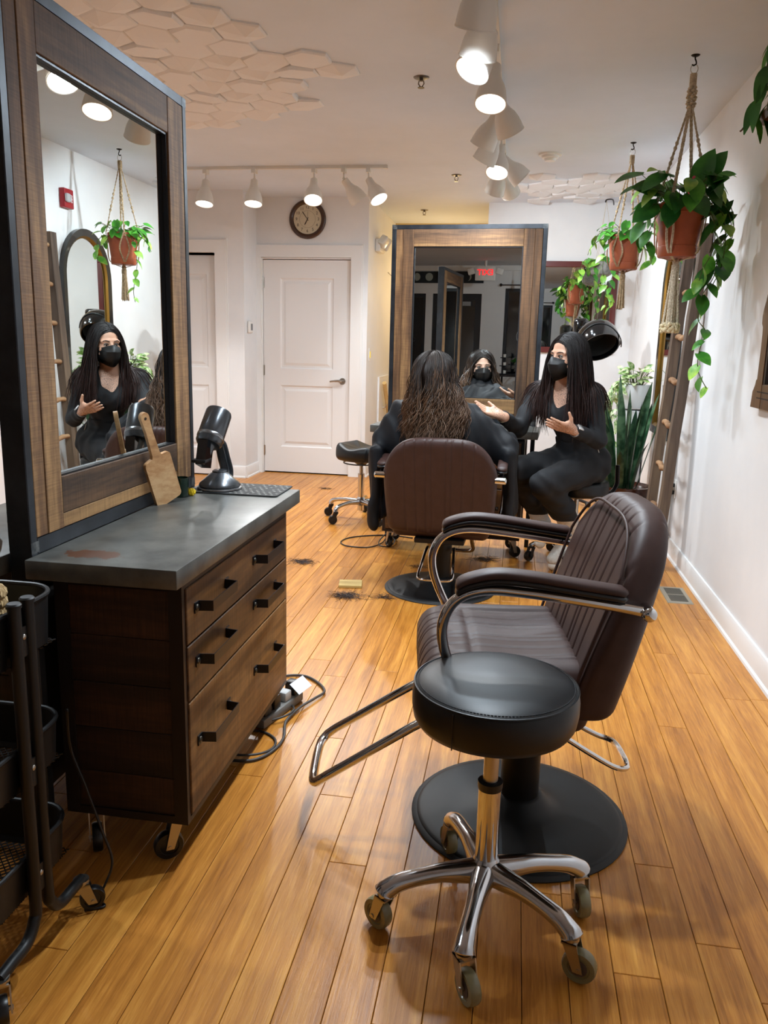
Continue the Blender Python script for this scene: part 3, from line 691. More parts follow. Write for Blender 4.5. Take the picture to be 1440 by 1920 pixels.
def salon_chair(label, loc, rot, dz=0.0, group=None):
    t = thing('salon_chair', label, 'chair', loc, rot, group)
    # base
    MB().lathe([(0, .001), (.296, .001), (.297, .004), (.293, .008), (.282, .010)], 64).build('rubber_rim', mat('black_rubber', '18191a', .65), t)
    MB().lathe([(.284, .008), (.281, .012), (.272, .015), (.255, .018), (.18, .024), (.12, .032), (.085, .045), (.066, .068), (.058, .072), (.0, .072)], 64).build('base_plate', mat('satin_black', '0a0b0c', .48, .0, .3), t)
    MB().cyl((0, 0, .06), (0, 0, .33+dz), .053, n=32).cyl((0, 0, .27+dz), (0, 0, .35+dz), .057, n=32).build('column', mat('satin_black_column', '08090a', .4, .0, .3), t)
    MB().rbox(-.13, .16, -.13, .13, .345+dz, .372+dz, .004, 1).build('seat_plate', BLACKM, t)
    # pump pedal
    ped = [(-.02, -.07, .30+dz), (-.08, -.075, .285+dz), (-.16, -.082, .24+dz), (-.225, -.088, .205+dz), (-.262, -.08, .195+dz), (-.275, -.05, .193+dz), (-.277, 0, .193+dz), (-.275, .05, .193+dz), (-.262, .08, .195+dz), (-.225, .088, .205+dz), (-.16, .082, .24+dz), (-.08, .075, .285+dz), (-.02, .07, .30+dz)]
    MB().tube(spline(ped, 4), .0075, 10).build('pump_pedal', CHROME, t)
    # footrest
    fr = [(.16, -.125, .372+dz), (.26, -.125, .345+dz), (.48, -.13, .205+dz), (.535, -.13, .168+dz), (.556, -.12, .150+dz), (.565, -.09, .143+dz), (.568, 0, .142+dz), (.565, .09, .143+dz), (.556, .12, .150+dz), (.535, .13, .168+dz), (.48, .13, .205+dz), (.26, .125, .345+dz), (.16, .125, .372+dz)]
    MB().tube(spline(fr, 4), .0125, 12).build('footrest', CHROME, t)
    # seat cushion
    P, N_, F = rounded(40, 150, 10, .41, .51, .17, .04)
    u, v = P[:, 0].copy(), P[:, 1].copy(); top = np.clip(N_[:, 2], 0, 1)**2
    inner = 1/(1+np.exp((np.abs(v)-.175)/.008)); mid_ = 1/(1+np.exp((u-.06)/.008))
    dish = -.012*inner*np.exp(-((u+.05)/.14)**2)*1.0
    gr = -.0035*groove(v, CH_LINES, .0045)*inner - .007*np.exp(-((np.abs(v)-.178)/.006)**2)*mid_ - .006*np.exp(-((u-.075)/.008)**2)*inner
    frontg = np.clip(N_[:, 0], 0, 1)**2
    P[:, 2] += top*(gr+dish+.012*(1-(v/.25)**2)) ; P[:, 0] += frontg*(-.0035*groove(v, CH_LINES, .0045)*(np.abs(v) < .18))
    P[:, 2] += -.03*np.clip((u-.08)/.12, 0, 1)**2*(P[:, 2] > 0)
    P += np.array([.088, 0, .453+dz])
    MB().add(P, F).build('seat', LEATHER, t, smooth=180)
    # backrest
    P, N_, F = rounded(8, 180, 44, .12, .57, .5, .042)
    s = P[:, 1]/.285; tt = (P[:, 2]+.25)/.5; face = np.abs(N_[:, 0])
    hgt = .503-.16*np.abs(s)**4.2; z = .405+tt*hgt
    inner = 1/(1+np.exp((np.abs(P[:, 1])-.19)/.006))
    front = N_[:, 0] > 0
    g = groove(P[:, 1], CH_LINES*1.12, .0045)*inner*.005*face
    rec = np.where(front, .010*np.exp(-((np.abs(P[:, 1])-.258)/.006)**2)*face*.5, 0)
    x = P[:, 0]*(1-.30*tt**2) - .27*(z-.42) - .128 + .022*np.abs(s)**2 - np.sign(N_[:, 0])*(g+rec) + np.where(front, .012*(1-s**2)*np.sin(PI*np.clip(tt, 0, 1)), 0)
    yy = P[:, 1]*(1-.07*(1-tt)**2)
    B = np.stack([x, yy, z+dz], 1)
    MB().add(B, F).build('backrest', LEATHER, t, smooth=180)
    pip = []
    for k in range(41):
        q = -1+2*k/40
        if k in (0, 40): pass
        ss = .93*math.sin(q*PI/2) if abs(q) < 1 else .93*q
        top_ = .405+.503-.16*abs(ss)**4.2-.02
        pip.append((ss*.285, top_))
    path = [(-.86*.29*.95, .46+.14*i/6) for i in range(0)]
    leftside = [(-.93*.285*(.96+.04*i/6), .50+(pip[0][1]-.50)*i/6) for i in range(6)]
    rightside = [(.93*.285*(.96+.04*(5-i)/6), .50+(pip[-1][1]-.50)*(5-i)/6) for i in range(6)]
    P3 = [(.060*(1-.30*((zz-.405)/.5)**2) - .27*(zz-.42)-.128+.022*.74+.004, yv, zz+dz) for yv, zz in leftside+pip+rightside]
    MB().tube(P3, .0042, 8).build('piping', LEATHER, t, smooth=60)
    # arms
    for sd in (-1, 1):
        yv = sd*.303
        path = spline([(-.207, yv, .705+dz), (-.10, yv, .722+dz), (.06, yv, .742+dz), (.16, yv, .746+dz), (.222, yv, .722+dz), (.25, yv, .67+dz), (.247, yv, .61+dz), (.22, yv, .54+dz), (.185, yv*.99, .47+dz), (.165, yv*.93, .42+dz)], 6)
        a = MB().tube(path, .0125, 12).build('arm_tube', CHROME, t)
        MB().cyl((-.207, yv-.028*sd, .705+dz), (-.207, yv+.02*sd, .705+dz), .017, n=20).sphere((-.207, yv+.02*sd, .705+dz), .017, 16, 8, (1, .55, 1)).build('end_knob', CHROME, a)
        pp = spline([(-.16, yv, .738+dz), (-.05, yv, .753+dz), (.06, yv, .768+dz), (.14, yv, .772+dz), (.20, yv, .758+dz), (.226, yv, .742+dz)], 6)
        def section(p, w_, h_, off):
            return [(p.x+0, p.y+w_*math.copysign(abs(math.cos(a_))**.7, math.cos(a_)), p.z+off+h_*math.copysign(abs(math.sin(a_))**.8, math.sin(a_))) for a_ in [2*PI*i/20 for i in range(20)]]
        n_ = len(pp); tp = [min(1, .35+math.sqrt(max(0, i/2.5)), .3+math.sqrt(max(0, (n_-1-i)/4))) for i in range(n_)]
        MB().loft([section(p, .026*k_, .009*k_, -.001) for p, k_ in zip(pp, tp)]).build('pad_base', BLACKP, t, smooth=60)
        MB().loft([section(p, .026*k_, .0115*k_, .013) for p, k_ in zip(pp, tp)]).build('arm_pad', LEATHER, t, smooth=60)
    return t
salon_chair('empty brown vinyl salon chair turned to the left counter, in the foreground', (.075, 2.06, 0), PI+.14)
salon_chair('brown vinyl salon chair seen from behind with the caped client in it', (-.338, 4.13, 0), PI/2-.03, -.07)
salon_chair('brown salon chair beyond the left mirror post at the picture edge', (-2.2, 2.35, 0), .1, -.03)
# ---- stools
def five_star(parent, R, hub_z, cast, arm_mat, fork_mat, wheel_mat, wr, hub=None, hr=.036, spread=None, th=1.0):
    """moulded five-spoke base with casters; cast = list of (angle, caster swivel angle)"""
    for i, (a, ca) in enumerate(cast):
        d = Vector((math.cos(a), math.sin(a), 0)); zt = wr*2+.028
        pts = [d*.0+Vector((0, 0, hub_z)), d*.06+Vector((0, 0, hub_z+.002)), d*R*.5+Vector((0, 0, hub_z+.004)), d*R*.85+Vector((0, 0, hub_z-.006)), d*R+Vector((0, 0, hub_z-.022)), d*(R+.006)+Vector((0, 0, zt))]
        sp = spline(pts, 5); n_ = len(sp)
        MB().tube(sp, [th*(.030-.011*min(1, i_/(n_*.45))+.006*max(0, (i_-n_*.5)/(n_*.5))) for i_ in range(n_)], 14).build('spoke', arm_mat, parent, smooth=60)
        fk = caster_wheel(parent, *(d*(R+.004)).xy, zt, wr, ca, wheel_mat, fork_mat, .024, 'caster', hub)
    MB().lathe([(0, hub_z-.03), (.02, hub_z-.03), (.034, hub_z-.02), (hr, hub_z), (.032, hub_z+.02), (.026, hub_z+.035), (0, hub_z+.035)], 28).build('hub', arm_mat, parent)
CLEARW = mat('amber_wheel', '8d8560', .25, spec=.6, trans=.25)
def round_stool():
    t = thing('round_stool', 'round black vinyl stool with polished five-spoke base in the foreground', 'stool', (-.004, 1.62, 0))
    rel = [(-.214, 1.54), (-.042, 1.354), (.212, 1.455), (.189, 1.689), (-.086, 1.815)]
    angs = [math.atan2(y-1.62, x+.004) for x, y in rel]
    sw = [2.5, -1.0, -.3, -1.3, 2.0]
    five_star(t, .225, .128, list(zip(angs, sw)), ALU, NICKEL, CLEARW, .036, mat('wheel_core', '4a3f3a', .5))
    MB().cyl((0, 0, .14), (0, 0, .335), .0255, n=28).build('gas_sleeve', CHROME, t)
    MB().lathe([(.0265, .33), (.0275, .335), (.0275, .348), (.018, .351), (0, .351)], 28).build('sleeve_cap', BLACKP, t)
    MB().cyl((0, 0, .345), (0, 0, .49), .0165, n=24).build('piston', NICKEL, t)
    MB().cyl((0, 0, .47), (0, 0, .492), .07, .10, n=24).build('seat_plate', BLACKM, t)
    prof = [(0, .488), (.15, .488), (.166, .492), (.174, .505), (.178, .53), (.178, .555), (.175, .571), (.172, .577), (.168, .5795), (.16, .584), (.13, .592), (.08, .597), (0, .599)]
    MB().lathe(prof, 72).build('seat', BLEATH, t, smooth=50)
    MB().tube([(.1735*math.cos(2*PI*i/72), .1735*math.sin(2*PI*i/72), .577) for i in range(72)], .0028, 6, closed=True).build('piping', BLEATH, t)
    st = MB()
    for i in range(150):
        a = 2*PI*i/150; st.box(-.0026, .0026, -.0006, .0006, 0, .0011, T(.1655*math.cos(a), .1655*math.sin(a), .5812) @ RZ(a+PI/2))
    so = st.build('stitching', mat('black_thread', '2c2d30', .8), t, smooth=0); so['kind'] = 'stuff'
    sm = MB().tube([(.1782*math.cos(4.25), .1782*math.sin(4.25), z) for z in (.496, .515, .55, .572)], .0014, 6).build('seam', BLACKP, t)
    return t
round_stool()
def saddle_stool():
    t = thing('saddle_stool', 'black saddle-seat stool on casters standing before the white door', 'stool', (-1.075, 5.70, 0), 0)
    angs = [(2*PI*i/5+3.25, 2*PI*i/5+3.25+.6*(-1)**i) for i in range(5)]
    five_star(t, .245, .135, angs, ALU, BLACKP, BLACKP, .032, None, .03, th=.75)
    MB().cyl((0, 0, .07), (0, 0, .34), .0235, n=24).build('gas_sleeve', CHROME, t)
    MB().cyl((0, 0, .34), (0, 0, .43), .0145, n=20).lathe([(.025, .335), (.025, .345), (0, .346)], 20).build('piston', NICKEL, t)
    MB().tube([(.13*math.cos(2*PI*i/40), .13*math.sin(2*PI*i/40), .425) for i in range(40)], .005, 8, closed=True).build('height_ring', BLACKM, t)
    MB().cyl((0, 0, .41), (0, 0, .445), .03, .08, n=20).build('seat_plate', BLACKM, t)
    P, N_, F = rounded(36, 36, 8, .36, .34, .105, .04)
    u = P[:, 0]/.18; v = P[:, 1]/.17; r2 = np.sqrt(u*u+v*v); k = np.maximum(np.abs(u), np.abs(v))/np.maximum(r2, 1e-6)
    blend = .75*np.ones_like(k)
    P[:, 0] *= 1-blend*(1-k); P[:, 1] *= 1-blend*(1-k)
    top = np.clip(N_[:, 2], 0, 1)
    P[:, 2] += top*(.028*np.clip(-u, 0, 1)**2 + .03*np.exp(-((v)/.3)**2)*np.clip(u, 0, 1)**1.5 - .018*np.exp(-(u/.4)**2) + .012*v*v)
    P[:, 2] += .495
    MB().add(P, F).build('seat', BLEATH, t, smooth=180)
    return t
sd_st = saddle_stool(); sd_st.rotation_euler[2] = -.4
def stylist_stool():
    t = thing('round_stool', 'round black stool with low backrest under the masked stylist', 'stool', (.405, 4.86, 0), 0)
    rel = [(.166, 4.845), (.293, 4.658), (.384, 5.17)]
    angs = [-3.05+2*PI*i/5 for i in range(5)]
    five_star(t, .245, .12, [(a, a+.7) for a in angs], ALU, BLACKP, BLACKP, .032, None, .03, th=.75)
    MB().cyl((0, 0, .10), (0, 0, .30), .0235, n=24).build('gas_sleeve', CHROME, t)
    MB().cyl((0, 0, .30), (0, 0, .42), .0145, n=20).build('piston', NICKEL, t)
    MB().lathe([(0, .40), (.05, .40), (.15, .424), (.175, .43), (.183, .445), (.185, .49), (.18, .505), (.16, .515), (.08, .52), (0, .52)], 48).build('seat', BLEATH, t, smooth=60)
    MB().tube(spline([(.12, .03, .42), (.20, .06, .43), (.235, .07, .48), (.235, .07, .54), (.232, .07, .60)], 5), .009, 8, flat=1.6).build('back_stem', BLACKM, t)
    return t
stylist_stool()
# ================================================================== CART, CORDS AND FLOOR THINGS
cart = thing('utility_cart', 'black metal three-tier rolling cart at the bottom left edge', 'cart', (-1.13, 1.325, 0))
CBLK = mat('cart_black', '131314', .45, .2)
def ring_path(w_, h_, r, z, n=6): return [(x, y, z) for x, y in rrect(w_, h_, r, n)]
for (zt, dp) in ((.765, .115), (.485, .10), (.25, .10)):
    W_, D_ = .42, .33
    a = MB(); rin = [ring_path(W_, D_, .07, zt), ring_path(W_-.01, D_-.01, .066, zt-dp+.01), ring_path(W_-.03, D_-.03, .06, zt-dp)]
    rin2 = [ring_path(W_-.006, D_-.006, .067, zt), ring_path(W_-.016, D_-.016, .063, zt-dp+.012)]
    a.loft(rin, capa=False, capb=False); a.loft(rin2, capa=False, capb=False)
    tr = a.build('tray', CBLK, cart, fix=False)
    MB().tube(ring_path(W_, D_, .07, zt), .005, 8, closed=True).build('tray_rim', CBLK, tr)
    msh = MB(); z = zt-dp+.001; hw, hd_ = W_/2-.012, D_/2-.012; st_ = .016
    for sgn in (1, -1):
        c = -hw-hd_
        while c < hw+hd_:
            # line y = sgn*x + c clipped
            pts = []
            for x in (-hw, hw):
                y = sgn*x+c
                if -hd_ <= y <= hd_: pts.append((x, y))
            for y in (-hd_, hd_):
                x = (y-c)*sgn
                if -hw <= x <= hw: pts.append((x, y))
            pts = sorted(set((round(p[0], 5), round(p[1], 5)) for p in pts))
            if len(pts) >= 2 and math.dist(pts[0], pts[-1]) > .01:
                msh.tube([(pts[0][0], pts[0][1], z), (pts[-1][0], pts[-1][1], z)], .0016, 4, caps=False)
            c += st_
    mo = msh.build('mesh_floor', CBLK, tr, fix=False); mo['kind'] = 'stuff'
for sx in (1, -1):
    for sy in (1, -1):
        x = sx*.225
        p = spline([(x, sy*.021, .782), (x, sy*.021, .5), (x, sy*.021, .17), (x, sy*.03, .115), (x, sy*.06, .085), (x, sy*.11, .082), (x, sy*.15, .080)], 5)
        tb_ = MB().tube(p, .0125, 12).build('leg_tube', CBLK, cart)
        MB().lathe([(0, 0), (.0145, 0), (.0145, .006), (.012, .009), (0, .009)], 16, T(x, sy*.021, .780)).build('post_cap', CBLK, tb_)
        caster_wheel(cart, x-.0*sx, sy*.147, .082, .028, (-.9 if sy < 0 else .6), BLACKP, NICKEL, .02)
    for z in (.705, .43, .195):
        br = MB().box(sx*.21 if sx > 0 else sx*.228, sx*.228 if sx > 0 else sx*.21, -.021, .021, z-.03, z+.03).build('bracket', CBLK, cart, smooth=0)
        MB().sphere((sx*.2285, 0, z+.01), .006, 10, 6, (.5, 1, 1)).build('screw', NICKEL, br)
# rope basket on the cart
rb = thing('rope_basket', 'coiled natural rope basket standing in the black cart', 'basket', (-1.055, 1.30, .6525))
STRAW = mat('straw_rope', 'b79c72', .85, noise=((70, 70, 70), '8e7347', .35, .65))
for k in range(8):
    z = .01+.0185*k; bx = MB(); pth = []
    for s in (0, PI):
        st = []
        for i in range(96):
            q = rrect(.20, .15, .05, 23)[i % 96]; ang = i*.9+s
            n = Vector((q[0], q[1], 0)).normalized(); st.append((q[0]+n.x*.006*math.cos(ang), q[1]+n.y*.006*math.cos(ang), z+.006*math.sin(ang)))
        bx.tube(st, .0066, 6, closed=True)
    bx.build('rope_coil', STRAW, rb, fix=False)
# power cords
CORDM = mat('grey_cord', '3b3633', .5)
def cordobj(name, label, cat, pts, r, k=8, m=CORDM):
    o = MB().tube(spline(pts, k), r, 8).build(name, m, None, smooth=180); tag(o, label, cat); return o
ps = thing('power_strip', 'cluttered power strip with plugs and paper tag on the floor under the left cabinet', 'power strip', (-.76, 2.52, 0), 1.3)
MB().rbox(-.13, .13, -.03, .03, .002, .035, .006, 2).build('strip_body', mat('strip_grey', '6d6a66', .5), ps)
for i, x in enumerate((-.09, -.03, .04, .10)):
    MB().rbox(x-.02, x+.022, -.022, .02, .035, .07+.015*(i % 2), .006, 2).build('plug', BLACKP if i != 2 else mat('plug_grey', 'a8a9a8', .4), ps)
MB().rbox(-.02, .07, -.07, -.0705+.002, .0, .05, .0005, 1, T(.08, -.01, .002) @ RX(-.9)).build('paper_tag', mat('tag_paper', 'd9dbe0', .7), ps)
cordobj('cable_loop', 'thick grey cord looping out from under the left cabinet onto the floor', 'cord',
        [(-.86, 2.79, .006), (-.80, 2.833, .006), (-.735, 2.835, .006), (-.669, 2.775, .007), (-.636, 2.71, .008), (-.655, 2.64, .012), (-.689, 2.545, .014), (-.706, 2.44, .012), (-.685, 2.34, .006), (-.695, 2.25, .006), (-.735, 2.185, .006), (-.80, 2.17, .006), (-.88, 2.19, .006)], .0048)
cordobj('cable_loop', 'second grey cord curling below the lowest drawer beside the power strip', 'cord',
        [(-.85, 2.46, .008), (-.78, 2.43, .012), (-.72, 2.46, .02), (-.70, 2.52, .02), (-.73, 2.58, .01)], .004)
cordobj('cable_loop', 'thin third cord loop on the floor just in front of the cabinet', 'cord',
        [(-.84, 2.36, .005), (-.77, 2.37, .005), (-.712, 2.33, .005), (-.70, 2.27, .005), (-.728, 2.205, .016), (-.79, 2.185, .017), (-.87, 2.22, .005)], .004)
cordobj('extension_cord', 'black cord looped on the floor left of the occupied chair', 'cord',
        [(-.62, 5.20, .005), (-.77, 5.24, .005), (-.924, 5.19, .005), (-1.034, 5.10, .005), (-1.066, 4.975, .005), (-1.004, 4.88, .005), (-.867, 4.88, .005), (-.80, 4.98, .010), (-.785, 5.10, .02), (-.76, 5.12, .03), (-.72, 5.04, .02), (-.735, 4.93, .008), (-.79, 4.90, .014), (-.815, 5.0, .02), (-.78, 5.11, .05), (-.70, 5.15, .06)], .0042, 8, BLACKP)
cordobj('cart_cord', 'thin black cord hanging behind the cart down to the floor', 'cord',
        [(-.955, 1.54, .46), (-.955, 1.545, .36), (-.925, 1.545, .27), (-.89, 1.545, .16), (-.865, 1.54, .08), (-.882, 1.508, .012), (-.862, 1.49, .004), (-.90, 1.47, .004)], .003, 8, BLACKP)
# wood sample block
wb = MB().rbox(-.062, .062, -.055, .055, 0, .014, .0015, 1).build('wood_block', wood_mat('pale_plywood', 'a98a4a', 'cdb06c', 'dcc68a', 0, 50, 10, .6), None)
wb.location = (-.815, 4.07, .0002); wb.rotation_euler[2] = .16; tag(wb, 'small pale square of plywood lying on the floor', 'wood block')
# cut hair on the floor
def hair_clump(label, x, y, rad, n, seed):
    r = random.Random(seed); b = MB()
    for i in range(n):
        a = r.uniform(0, 2*PI); d = rad*abs(r.gauss(0, .45)); px, py = x+math.cos(a)*d*1.25, y+math.sin(a)*d
        th = r.uniform(0, 2*PI); cu = r.uniform(-9, 9); ln = r.uniform(.02, .07); pts = []
        for k in range(7):
            pts.append((px, py, .0022+.006*abs(math.sin(k*.6+i))*r.random())); px += math.cos(th)*ln/6; py += math.sin(th)*ln/6; th += cu*ln/6*3
        b.tube(pts, .0007, 3, caps=False)
    o = b.build('hair_clump', mat('cut_hair', '33211a', .6), None, fix=False); tag(o, label, 'hair clippings', kind='stuff'); return o
hair_clump('swirl of cut brown hair on the floor in front of the pale wood block', -.80, 3.875, .085, 260, 1)
hair_clump('tuft of cut dark hair on the floor left of the wood block, nearer the cabinet', -1.18, 4.45, .075, 170, 2)
hair_clump('faint cut hair wisp right of the pale wood block', -.60, 3.90, .04, 50, 3)
hair_clump('dark cut hair pile under the far counter beside the stylist', -.12, 4.78, .07, 160, 4)
hair_clump('small cut hair curl on the floor in front of the white door', -1.62, 6.85, .06, 45, 5)
hair_clump('few cut hairs beside the round chair base at the client', -.50, 4.52, .035, 40, 6)
# floor register
fv = thing('floor_vent', 'beige metal floor register beside the right wall', 'vent', (.912, 4.30, 0))
VM = mat('vent_beige', 'a39a8a', .4, .4)
v_ = MB(); v_.loft([[(sx*.066, sy*.145, 0) for sx, sy in ((-1, -1), (1, -1), (1, 1), (-1, 1))], [(sx*.063, sy*.142, .004) for sx, sy in ((-1, -1), (1, -1), (1, 1), (-1, 1))], [(sx*.044, sy*.12, .005) for sx, sy in ((-1, -1), (1, -1), (1, 1), (-1, 1))], [(sx*.044, sy*.12, .001) for sx, sy in ((-1, -1), (1, -1), (1, 1), (-1, 1))]], capa=False)
v_.build('vent_frame', VM, fv, smooth=0)
for i in range(15):
    x = -.04+.08*i/14; MB().box(x-.0012, x+.0012, -.12, .12, .0012, .005).build('slat', mat('vent_slat', '6f6a60', .5, .4), fv, smooth=0)
MB().box(-.044, .044, -.005, .005, .0012, .0052).build('cross_bar', VM, fv, smooth=0)
# ================================================================== FIXTURES ON WALLS AND CEILING
def text_mesh(body, size, ext=.001, font_bold=False):
    c = bpy.data.curves.new('txt', 'FONT'); c.body = body; c.size = size; c.extrude = ext; c.align_x = 'CENTER'; c.align_y = 'CENTER'; c.resolution_u = 3
    o = bpy.data.objects.new('txt', c); COL.objects.link(o); bpy.context.view_layer.update()
    me = bpy.data.meshes.new_from_object(o.evaluated_get(bpy.context.evaluated_depsgraph_get())); bpy.data.objects.remove(o); return me
# clock (local x right, y up, z out of the wall towards the viewer)
ck = thing('wall_clock', 'round wall clock with dark wood rim and cream face over the white door', 'clock', (-1.975, YD, 2.385))
cm = RX(PI/2)
CW = mat('clock_wood', '3d2417', .35, coat=.3)
MB().lathe([(.0, 0), (.17, 0), (.174, .006), (.172, .02), (.162, .030), (.148, .032), (.137, .026), (.131, .016), (.131, .008), (0, .008)], 64, cm).build('rim', CW, ck)
FACE = mat('clock_face', 'c9bfa6', .5)
MB().lathe([(0, .0155), (.131, .0155)], 64, cm).build('face', FACE, ck)
INK = mat('clock_ink', '241a14', .5)
MB().tube([tuple(cm @ Vector((.075*math.cos(2*PI*i/64), .075*math.sin(2*PI*i/64), .0157))) for i in range(64)], .0009, 4, closed=True).build('track_ring', INK, ck)
for h in range(1, 13):
    me = text_mesh(str(h), .037, .0004); a = PI/2-2*PI*h/12
    for v in me.vertices: v.co = cm @ (Vector((math.cos(a)*.104, math.sin(a)*.104, .0163)) + v.co)
    obj('numeral', me, INK, ck, smooth=0)
for a, l, wd, nm in ((PI/2-2*PI*(6.9/12), .06, .0045, 'hour_hand'), (PI/2-2*PI*(54/60), .092, .0035, 'minute_hand'), (PI/2-2*PI*(.01), .075, .001, 'second_hand')):
    m_ = cm @ T(0, 0, .0178) @ RZ(a); b = MB(); b.prism([(-.018, -wd*.6), (l*.6, -wd), (l*.75, -wd*1.1), (l, 0), (l*.75, wd*1.1), (l*.6, wd), (-.018, wd*.6)], 0, .0006, m_); b.build(nm, INK, ck, smooth=0)
# thermostat on the return wall
th = thing('thermostat', 'small white thermostat with grey screen beside the white door', 'thermostat', (XRET+.0005, 7.33, 1.40))
MB().rbox(0, .022, -.055, .055, -.055, .055, .012, 3).build('case', WHITEP, th)
MB().rbox(.0221, .0235, -.01, .04, -.03, .03, .0005, 1).build('screen', mat('lcd_grey', '6f7478', .3), th)
# emergency light on the stair wall
em = thing('emergency_light', 'white twin-head emergency light on the wall beside the stair opening', 'light', (XS0+.0005, 8.05, 2.235))
MB().rbox(0, .05, -.13, .13, -.09, .03, .012, 3).build('housing', WHITEP, em)
for s in (-1, 1):
    MB().rbox(-.035, .035, -.05, .05, -.05, .05, .015, 3, T(.075, s*.095, .0) @ RX(.5*s) @ RY(.5)).build('lamp_head', mat('frosted_plastic', 'd8d5cc', .25), em)
sw = thing('light_switch', 'small lit light switch on the wall beside the stair opening', 'switch', (XS0+.0005, 7.72, 1.172))
MB().rbox(0, .006, -.035, .035, -.06, .06, .002, 2).build('plate', WHITEP, sw)
MB().rbox(.006, .011, -.012, .012, -.03, .03, .002, 1).build('rocker', mat('amber_rocker', 'e0c23a', .4, emit='ffd633', estr=.5), sw)
hr_ = thing('handrail', 'short wooden handrail on white backing board descending into the stairwell', 'handrail', (XS0+.0005, 8.4, .86))
MB().box(0, .018, -.16, .5, -.75, .08).build('backing_board', TRIM, hr_, smooth=0)
MB().tube([(.06, -.10, .02), (.06, .45, -.55)], .022, 14).build('rail', wood_mat('pale_rail', 'b78f4e', 'd6b272', 'e2c68c', 1, 30, 8), hr_)
MB().tube([(.018, .1, -.25), (.04, .1, -.25), (.06, .1, -.207)], .007, 8).build('bracket', NICKEL, hr_)
wh = MB().tube(spline([(0, 0, .02), (.02, 0, .0), (.05, 0, -.02), (.06, 0, 0), (.055, 0, .015)], 5), .004, 8).build('coat_hook', NICKEL, None); wh.location = (XS0+.003, 8.72, 2.0); tag(wh, 'small wire coat hook on the wall left of the tall mirror', 'hook')
# sprinklers
def sprinkler(x, y, lb):
    t = thing('sprinkler', lb, 'sprinkler', (x, y, CEIL), 0, 'ceiling sprinklers')
    SM = mat('sprinkler_metal', '6b655f', .35, .9)
    MB().lathe([(0, -.004), (.03, -.006), (.038, -.003), (.040, 0)], 24).build('escutcheon', SM, t)
    MB().cyl((0, 0, -.004), (0, 0, -.018), .009, n=10).tube([(.011, 0, -.016), (.014, 0, -.03), (.004, 0, -.044)], .003, 6).tube([(-.011, 0, -.016), (-.014, 0, -.03), (-.004, 0, -.044)], .003, 6).lathe([(0, -.045), (.016, -.046), (.017, -.049), (0, -.049)], 14).build('head', SM, t)
sprinkler(-.545, 4.305, 'nearest ceiling sprinkler left of the lamp track'); sprinkler(-.542, 6.646, 'middle ceiling sprinkler between the tracks'); sprinkler(-.98, 8.30, 'farthest ceiling sprinkler over the stair opening')
sm = thing('smoke_detector', 'round white smoke detector on the ceiling right of the lamp track', 'smoke detector', (.151, 5.98, CEIL))
MB().lathe([(0, -.03), (.05, -.03), (.056, -.026), (.06, -.012), (.078, -.01), (.08, 0)], 36).build('body', WHITEP, sm)
MB().lathe([(.0, -.046), (.035, -.046), (.042, -.03)], 30).build('sensor', WHITEP, sm)
# fire strobe on the right wall
fs = thing('fire_strobe', 'red fire alarm strobe on the right wall near the ceiling', 'alarm', (XR-.0005, 5.57, 2.23))
MB().rbox(-.04, 0, -.062, .062, -.065, .065, .006, 2).build('housing', mat('alarm_red', '9a1220', .4), fs)
MB().rbox(-.062, -.038, -.062, -.005, -.03, .03, .012, 3).build('lens', mat('clear_lens', 'd8dde0', .1, trans=.4), fs)
me = text_mesh('FIRE', .03, .0006)
for v in me.vertices: v.co = Vector((-.0405, 0, 0)) + (RX(PI/2) @ RZ(0) @ Vector((0, 0, 0))) + Vector((0, .032-v.co.y*0, 0)) + Vector((-v.co.z, v.co.y, -v.co.x)) + Vector((0, 0, 0))
obj('lettering', me, mat('white_print', 'e8e8e8', .5), fs, smooth=0)
# outlet with two plugs
ou = thing('wall_outlet', 'white wall outlet with two black plugs behind the ladder', 'outlet', (XR-.0005, 5.20, .43))
MB().rbox(-.006, 0, -.036, .036, -.058, .058, .002, 1).build('plate', WHITEP, ou)
for z in (.022, -.024):
    MB().rbox(-.04, -.006, -.014, .014, z-.012, z+.012, .004, 2).build('plug', BLACKP, ou)
    MB().tube(spline([(-.036, 0, z), (-.06, .01, z-.02), (-.055, .03, -.12), (-.03, .06, -.25), (-.03, .12, -.41)], 6), .003, 8).build('cord', BLACKP, ou)
# ================================================================== PLANTS
def leaf_mesh(name, L, W, m, fold=.25, droop=.35, heart=.25, n=7):
    """leaf in local xy, tip along +x, base at origin; midrib fold and tip droop"""
    b = MB(); rows = []
    for i in range(n+1):
        t = i/n
        wd = W*(math.sin(PI*min(1, t*.92+.08))**.75)*(1-.35*t) if heart else W*math.sin(PI*(t*.93+.05))**.8
        x = L*(t - (heart*.25*(1-t)**6)); z = -droop*L*t*t
        rows.append((x, wd, z))
    for (x, wd, z) in rows:
        back = heart*L*.28*max(0, 1-(x/L)*4) if heart else 0
        b.v += [(x-back, -wd/2, z+fold*wd/2), (x, 0, z), (x-back, wd/2, z+fold*wd/2)]
    for i in range(n):
        a = 3*i; b.f += [(a, a+1, a+4, a+3), (a+1, a+2, a+5, a+4)]
    me = bpy.data.meshes.new(name); me.from_pydata(b.v, [], b.f); me.materials.append(m)
    me.polygons.foreach_set('use_smooth', [True]*len(me.polygons)); return me
